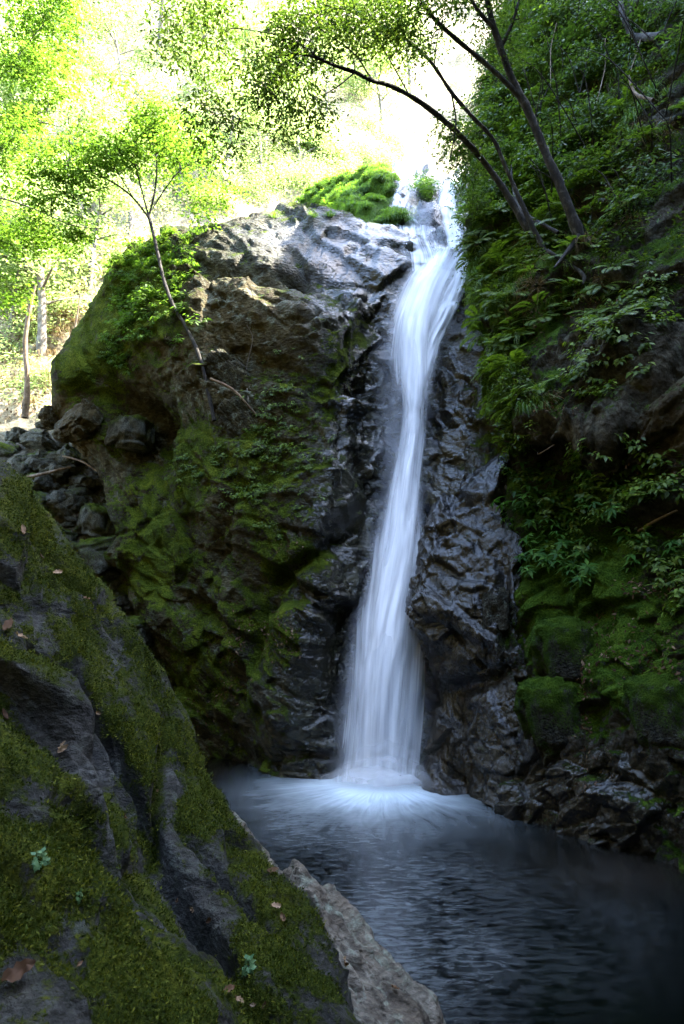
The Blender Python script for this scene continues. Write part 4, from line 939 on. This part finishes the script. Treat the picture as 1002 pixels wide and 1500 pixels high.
def stone_mesh(name, seed, sx, sy, sz, mossv=.4, nu=44, nv=64, warm=.2):
    th = np.linspace(.001, np.pi - .001, nu)[:, None]; ph = np.linspace(0, 2 * np.pi, nv + 1)[None, :]
    D = np.stack([np.sin(th) * np.cos(ph), np.sin(th) * np.sin(ph), np.cos(th) + 0 * ph], -1).reshape(-1, 3)
    B = np.sign(D) * np.abs(D) ** .6; Vv = B * np.array([sx, sy, sz])
    f1, f2, h = worley(D * 1.3 + seed, .05); g1, g2, h2 = worley(D * 3.4 + seed, .08)
    Vv = Vv * (1 + .20 * h + .09 * h2 + .05 * fbm(D * 2 + seed, 4) + .03 * fbm(D * 9 + seed, 3))[:, None]
    F = grid_faces(nu, nv + 1)[:, ::-1]; me = mk_mesh(name, Vv, F)
    n = fbm(D * 2 + seed, 4); cattr(me, 'mask', np.clip(np.stack([mossv + .5 * n + .35 * D[:, 2] - .1, .1 + 0 * n, warm + .5 * n, .5 + n], -1), 0, 1)); return me
stones = [stone_mesh('stone', 3 + 7 * k, 1, .55 + .35 * rng.random(), .4 + .3 * rng.random(), .18 + .25 * rng.random()) for k in range(6)]
big = [stone_mesh('stone', 60 + 7 * k, 1, .8, .7, .45) for k in range(3)]
for me in stones + big: me.materials.append(M_rub)
def put_stone(me, p, s, label, group, name='boulder', tilt=.5, cat='boulder'):
    o = bpy.data.objects.new(name, me); COL.objects.link(o); o.location = p; o.scale = (s, s, s)
    o.rotation_euler = (rng.normal() * tilt * .5, rng.normal() * tilt * .5, rng.random() * 6.28); tag(o, label, cat, group); return o
m = MASS['ground']
for c, i in enumerate(pick('ground', [(110,720,70,50,1.2),(140,800,50,60,1.1),(60,700,60,30,1),(185,880,25,60,.9),(240,980,30,60,.8),(170,690,60,30,1),(30,655,50,25,.9)], 170, None, False)):
    put_stone(stones[c % 6], m['V'][i] + np.array([0, 0, .02]), .10 + .26 * rng.random() ** 2, 'mossy angular stone in the rubble filling the gully', 'stones in the gully')
for x, y, s, lab in ((133, 822, .52, 'big square mossy boulder wedged low in the gully'), (88, 792, .30, 'pale lichen covered stone standing beside the big gully boulder'), (150, 762, .42, 'flat grey boulder above the big square one in the gully'),
                     (195, 640, .40, 'brown boulder lodged under the hollow of the outcrop'), (200, 925, .34, 'dark boulder at the bottom of the gully over a black gap'), (65, 745, .36, 'low mossy boulder next to the crest of the front slab')):
    p, n = surf_at(x, y, ['ground', 'rock_outcrop']); put_stone(big[int(x) % 3], p, s, lab, None, tilt=.4)
rust = stone_mesh('stone', 99, 1.1, .6, .8, -.4, warm=1.2); rust.materials.append(M_out)
for x, y, s, lab in ((112, 622, .40, 'rusty brown split rock at the left foot of the outcrop'), (78, 612, .24, 'smaller rusty brown rock leaning by the sunlit gap')):
    p, n = surf_at(x, y, ['ground', 'rock_outcrop', 'hillside']); put_stone(rust, p, s, lab, None, name='brown_rock', cat='rock')
# pieces sitting on the faces
mb = stone_mesh('stone', 131, .8, .7, 1.0, .62); mb.materials.append(M_right); mb2 = stone_mesh('stone', 147, .8, .6, 1.0, .1); mb2.materials.append(M_right)
for x, y, s, me, lab in ((798, 945, .40, mb, 'rounded mossy boulder standing on the right bank above the pool'), (805, 1065, .42, mb, 'moss capped boulder below the rounded one on the right bank'), (735, 905, .30, mb2, 'dark boulder leaning beside the wet buttress'),
                     (990, 1075, .38, mb, 'mossy boulder at the right edge above the water')):
    p, n = surf_at(x, y, ['cliff', 'wet_boulder']); put_stone(me, p - n * s * .55, s, lab, None, tilt=.3)
wd_ = stone_mesh('stone', 171, 1.0, .45, .5, .0); wd_.materials.append(M_out)
for x, y, s, lab in ((330, 545, .46, 'pale wedge shaped rock on the outcrop beside the maple root'), (355, 620, .50, 'grey lichen patched rock below the wedge on the outcrop')):
    p, n = surf_at(x, y, ['rock_outcrop']); o = put_stone(wd_, p - n * s * .25, s, lab, None, tilt=.1, cat='rock', name='rock'); o.rotation_euler = (.2, .7, .1)

def wood(name, label, pts, mat, cat='branch', rough=.3, seg=8):
    base = pts[0][:3]; V, F = tube(pts, seg, rough); V = V - np.array(base); o = link(name, mk_mesh(name, V, F), mat); o.location = base; tag(o, label, cat); return o
def on(pts, off, names=None): return [(*surf_at(x, y, names, off)[0], r) for x, y, r in pts]
wood('log', 'pale fallen log lying across the top of the gully rubble', pl([(14,704,12.3,.045),(55,696,12.4,.05),(104,684,12.6,.035)]), M_dead, 'log')
wood('branch', 'short dead branch on the rubble below the rusty rock', pl([(92,668,12.6,.03),(120,676,12.4,.03),(142,690,12.3,.02)]), M_dead)
wood('dead_trunk', 'pale dead trunk standing in the sunlit gap at far left', pl([(36,612,14.2,.13),(40,560,14.2,.10),(37,500,14.3,.09),(44,450,14.3,.07),(52,418,14.3,.04)]), M_dead, 'dead tree')
wood('dead_trunk', 'thin leaning dead stem right of the pale dead trunk', pl([(88,600,14.0,.05),(96,540,14.2,.045),(110,480,14.3,.035),(118,430,14.4,.02)]), M_dead, 'dead tree')
wood('branch', 'thin dark stick lodged on the outcrop under the pale wedge', on([(308,556,.02),(342,574,.02),(374,608,.012)], .06, ['rock_outcrop']), M_dead)
wood('branch', 'bare upright twig on the bare brown face of the outcrop', on([(366,590,.010),(364,545,.009),(369,500,.007),(362,478,.004)], .10, ['rock_outcrop']), M_barkl)
wood('branch', 'bare dead branch sticking out of the upper right bank', on([(972,152,.03),(948,140,.025),(925,131,.018)], .25, ['cliff']), M_dead)
wood('branch', 'dark bent branch in the top right corner', on([(968,72,.06),(948,56,.055),(926,26,.05),(900,6,.045),(880,-8,.04)], .3, ['cliff']), M_bark)
wood('branch', 'pale dead stick lying on the mossy right bank', on([(934,778,.014),(960,762,.014),(990,746,.010)], .05, ['cliff']), M_dead)
wood('branch', 'dead drooping branch below the leaning tree root', on([(812,372,.03),(838,402,.026),(870,414,.02)], .18, ['cliff']), M_bark)
wood('branch', 'thin bare stem rising through ferns left of the leaning trunk', on([(802,355,.03),(770,320,.026),(742,285,.02),(735,262,.012)], .35, ['cliff']), M_bark)
for lab, x, y0, y1 in (('thin hanging vine beside the upper leaning trunk', 812, 40, 130), ('long thin vine dangling from the top right bank', 880, 60, 170), ('pale vine hanging over the dark upper right bank', 932, 60, 120), ('fine root hanging under the mossy overhang', 800, 640, 680)):
    a, _ = surf_at(x, y0, ['cliff'], .3); b, _ = surf_at(x + 4, y1, ['cliff'], .3)
    wood('vine', lab, [(*a, .008), (*(a * .5 + b * .5 + rng.normal(size=3) * .08), .008), (*b, .005)], M_dead, 'vine', 0, 5)

# moss cushions of the front slab
m = MASS['mossy_rock']; px = m['px']
w = sstep(.42, .8, m['mask'][:, 0]) * ((px[:, 0] > -60) & (px[:, 0] < 640) & (px[:, 1] > 600) & (px[:, 1] < 1560) & (m['dep'] > .4)); w = w * np.clip(m['dep'], .8, 3)
k = rng.choice(len(w), 70000, True, w / w.sum()); V0 = m['V'][k] + rng.normal(size=(len(k), 3)) * .006; N = m['N'][k]
k3 = 2; C = np.repeat(V0, k3, 0); D = nrm(np.repeat(N, k3, 0) * .8 + rng.normal(size=(len(C), 3)) * .7 + np.array([0, 0, .3])); dep = np.repeat(m['dep'][k], k3)
L = (.005 + .0024 * dep) * (.5 + rng.random(len(C)))
V, F = leaves(C - D * .002, D, nrm(rng.normal(size=(len(C), 3))), L, L * .38, .1, .2)
tone = np.clip(.5 + .5 * fbm(C * 3.0, 3) + .25 * rng.normal(size=len(C)), 0, 1)
tag(link('moss', leaf_mesh('moss', V, F, 5, tone), M_mossl), 'green and yellow moss growing over the slab in front', 'moss', None, 'stuff')
def dryleaf(seed, ln, wd_):
    r = np.random.default_rng(seed); V = []
    for i, s in enumerate(np.linspace(0, 1, 9)):
        w = wd_ * math.sin(math.pi * min(1, s * .92 + .04)) ** .8 * .5
        for j in (-1, -.4, 0, .4, 1): V.append((ln * (s - .5), w * j * (1 + .12 * math.sin(i * 2.4 + j * 3 + seed)), ln * (.22 * (s - .5) ** 2 * 2) + abs(j) * w * (.35 + .3 * r.random()) + .004 * r.normal()))
    me = mk_mesh('dry_leaf', V, grid_faces(9, 5)); fattr(me, 'rnd', np.full(len(V), r.random())); me.materials.append(M_lit); return me
dl = [dryleaf(s, .075, .034) for s in range(5)]
for c, (x, y, s) in enumerate([(35,775,1.5),(62,815,1.3),(84,838,1.6),(126,876,1.3),(10,920,1.7),(26,932,1.3),(6,1048,1.0),(95,1096,.9),(182,1196,.9),(262,1318,.9),(284,1334,.9),(308,1346,.9),(402,1330,1.2),(418,1344,1.0),(335,1452,.7),(345,1468,.6),(388,1472,.5),(372,1470,.5),(400,1275,1.2),(578,1448,1.0),(500,1410,1.0),(505,1416,.9),(145,1045,.9),(110,1416,.35),(232,1160,.8),(92,1092,.7)]):
    p, n = surf_at(x, y, ['mossy_rock', 'grey_rock'], .012); o = bpy.data.objects.new('fallen_leaf', dl[c % 5]); COL.objects.link(o); sc = s * .62 * (.9 + .2 * rng.random())
    o.matrix_world = Matrix.Translation(Vector(p)) @ Vector(nrm(n + rng.normal(size=3) * .2)).to_track_quat('Z', 'Y').to_matrix().to_4x4() @ Matrix.Rotation(rng.random() * 6.28, 4, 'Z') @ Matrix.Scale(sc, 4)
    tag(o, 'curled dry brown leaf lying on the rock in front', 'fallen leaf', 'fallen leaves on the front rocks')
p, n = surf_at(28, 1428, ['mossy_rock'], .012); big_leaf = dryleaf(77, .055, .03)
o = link('fallen_leaf', big_leaf); o.matrix_world = Matrix.Translation(Vector(p)) @ Vector(n).to_track_quat('Z', 'Y').to_matrix().to_4x4() @ Matrix.Rotation(.6, 4, 'Z'); tag(o, 'largest fallen leaf, greyish tan, near the lower left corner', 'fallen leaf')
M_pale = leaf_mat('pale_rosette', (.05, .11, .045), (.085, .16, .065), (.14, .23, .10), .3, .6, .2)
pr = herb_mesh(88, 7, .035, .018, .8); pr.materials.append(M_pale)
for x, y, s, lab in ((58, 1258, .7, 'small pale green rosette plant on the front mossy slab'), (118, 1312, .4, 'tiny pale green sprout below the rosette plant on the front slab'), (365, 1412, 1.0, 'tiny bright green sprout in the crack of the front slab')):
    p, n = surf_at(x, y, ['mossy_rock'], .0); o = link('rosette', pr); o.matrix_world = Matrix.Translation(Vector(p)) @ Vector(n).to_track_quat('Z', 'Y').to_matrix().to_4x4() @ Matrix.Scale(s, 4); tag(o, lab, 'plant')

for n, lab, cat in (('rock_outcrop', 'huge brown and mossy rock outcrop left of the waterfall', 'rock'), ('wet_boulder', 'black wet rock buttress hiding the lower right side of the waterfall', 'rock'),
                    ('mossy_rock', 'big dark moss covered slab sloping across the lower left', 'rock'), ('grey_rock', 'bare pale grey rock at the pool edge below the mossy slab', 'rock')):
    tag(MASS[n]['obj'], lab, cat)
for n, lab in (('cliff', 'steep dark cliff with ledges right of the waterfall'), ('ground', 'rubble floor of the gully'), ('hillside', 'bright sunlit hillside'), ('stream_bed', 'wet rock stream bed above the waterfall'), ('bank', 'unseen gorge side behind the viewer, raised to block sky light')):
    tag(MASS[n]['obj'], lab, None, None, 'structure')
# ------------------------------------------------------------------ light
SUN_EL, SUN_AZ = math.radians(52), math.radians(80)      # azimuth from +Y (ahead) towards +X (right)
wd = bpy.data.worlds.new("World"); SC.world = wd; wd.use_nodes = True
nt = wd.node_tree; nt.nodes.clear()
sk = nt.nodes.new('ShaderNodeTexSky'); sk.sky_type = 'NISHITA'; sk.sun_disc = False
sk.sun_elevation = SUN_EL; sk.sun_rotation = SUN_AZ; sk.dust_density = 1.2; sk.ozone_density = .9
bg = nt.nodes.new('ShaderNodeBackground'); bg.inputs[1].default_value = .15
wo = nt.nodes.new('ShaderNodeOutputWorld'); nt.links.new(sk.outputs[0], bg.inputs[0]); nt.links.new(bg.outputs[0], wo.inputs[0])
sl = bpy.data.lights.new("sun", 'SUN'); sl.energy = 2.9; sl.angle = math.radians(.53); sl.color = (1, .94, .84)
so = bpy.data.objects.new("sun", sl); COL.objects.link(so)
sd = Vector((math.cos(SUN_EL) * math.sin(SUN_AZ), math.cos(SUN_EL) * math.cos(SUN_AZ), math.sin(SUN_EL)))
so.rotation_euler = sd.to_track_quat('Z', 'Y').to_euler(); so.location = (30, 10, 40)
vs = SC.view_settings; vs.view_transform = 'Standard'; vs.look = 'None'; vs.exposure = 4.6; vs.gamma = 1; vs.use_curve_mapping = False
cy = SC.cycles; cy.use_denoising = True; cy.max_bounces = 6; cy.diffuse_bounces = 3; cy.glossy_bounces = 3; cy.transmission_bounces = 3
cy.transparent_max_bounces = 24; cy.caustics_reflective = False; cy.caustics_refractive = False; cy.sample_clamp_indirect = 6
cy.use_adaptive_sampling = True; cy.adaptive_threshold = .015
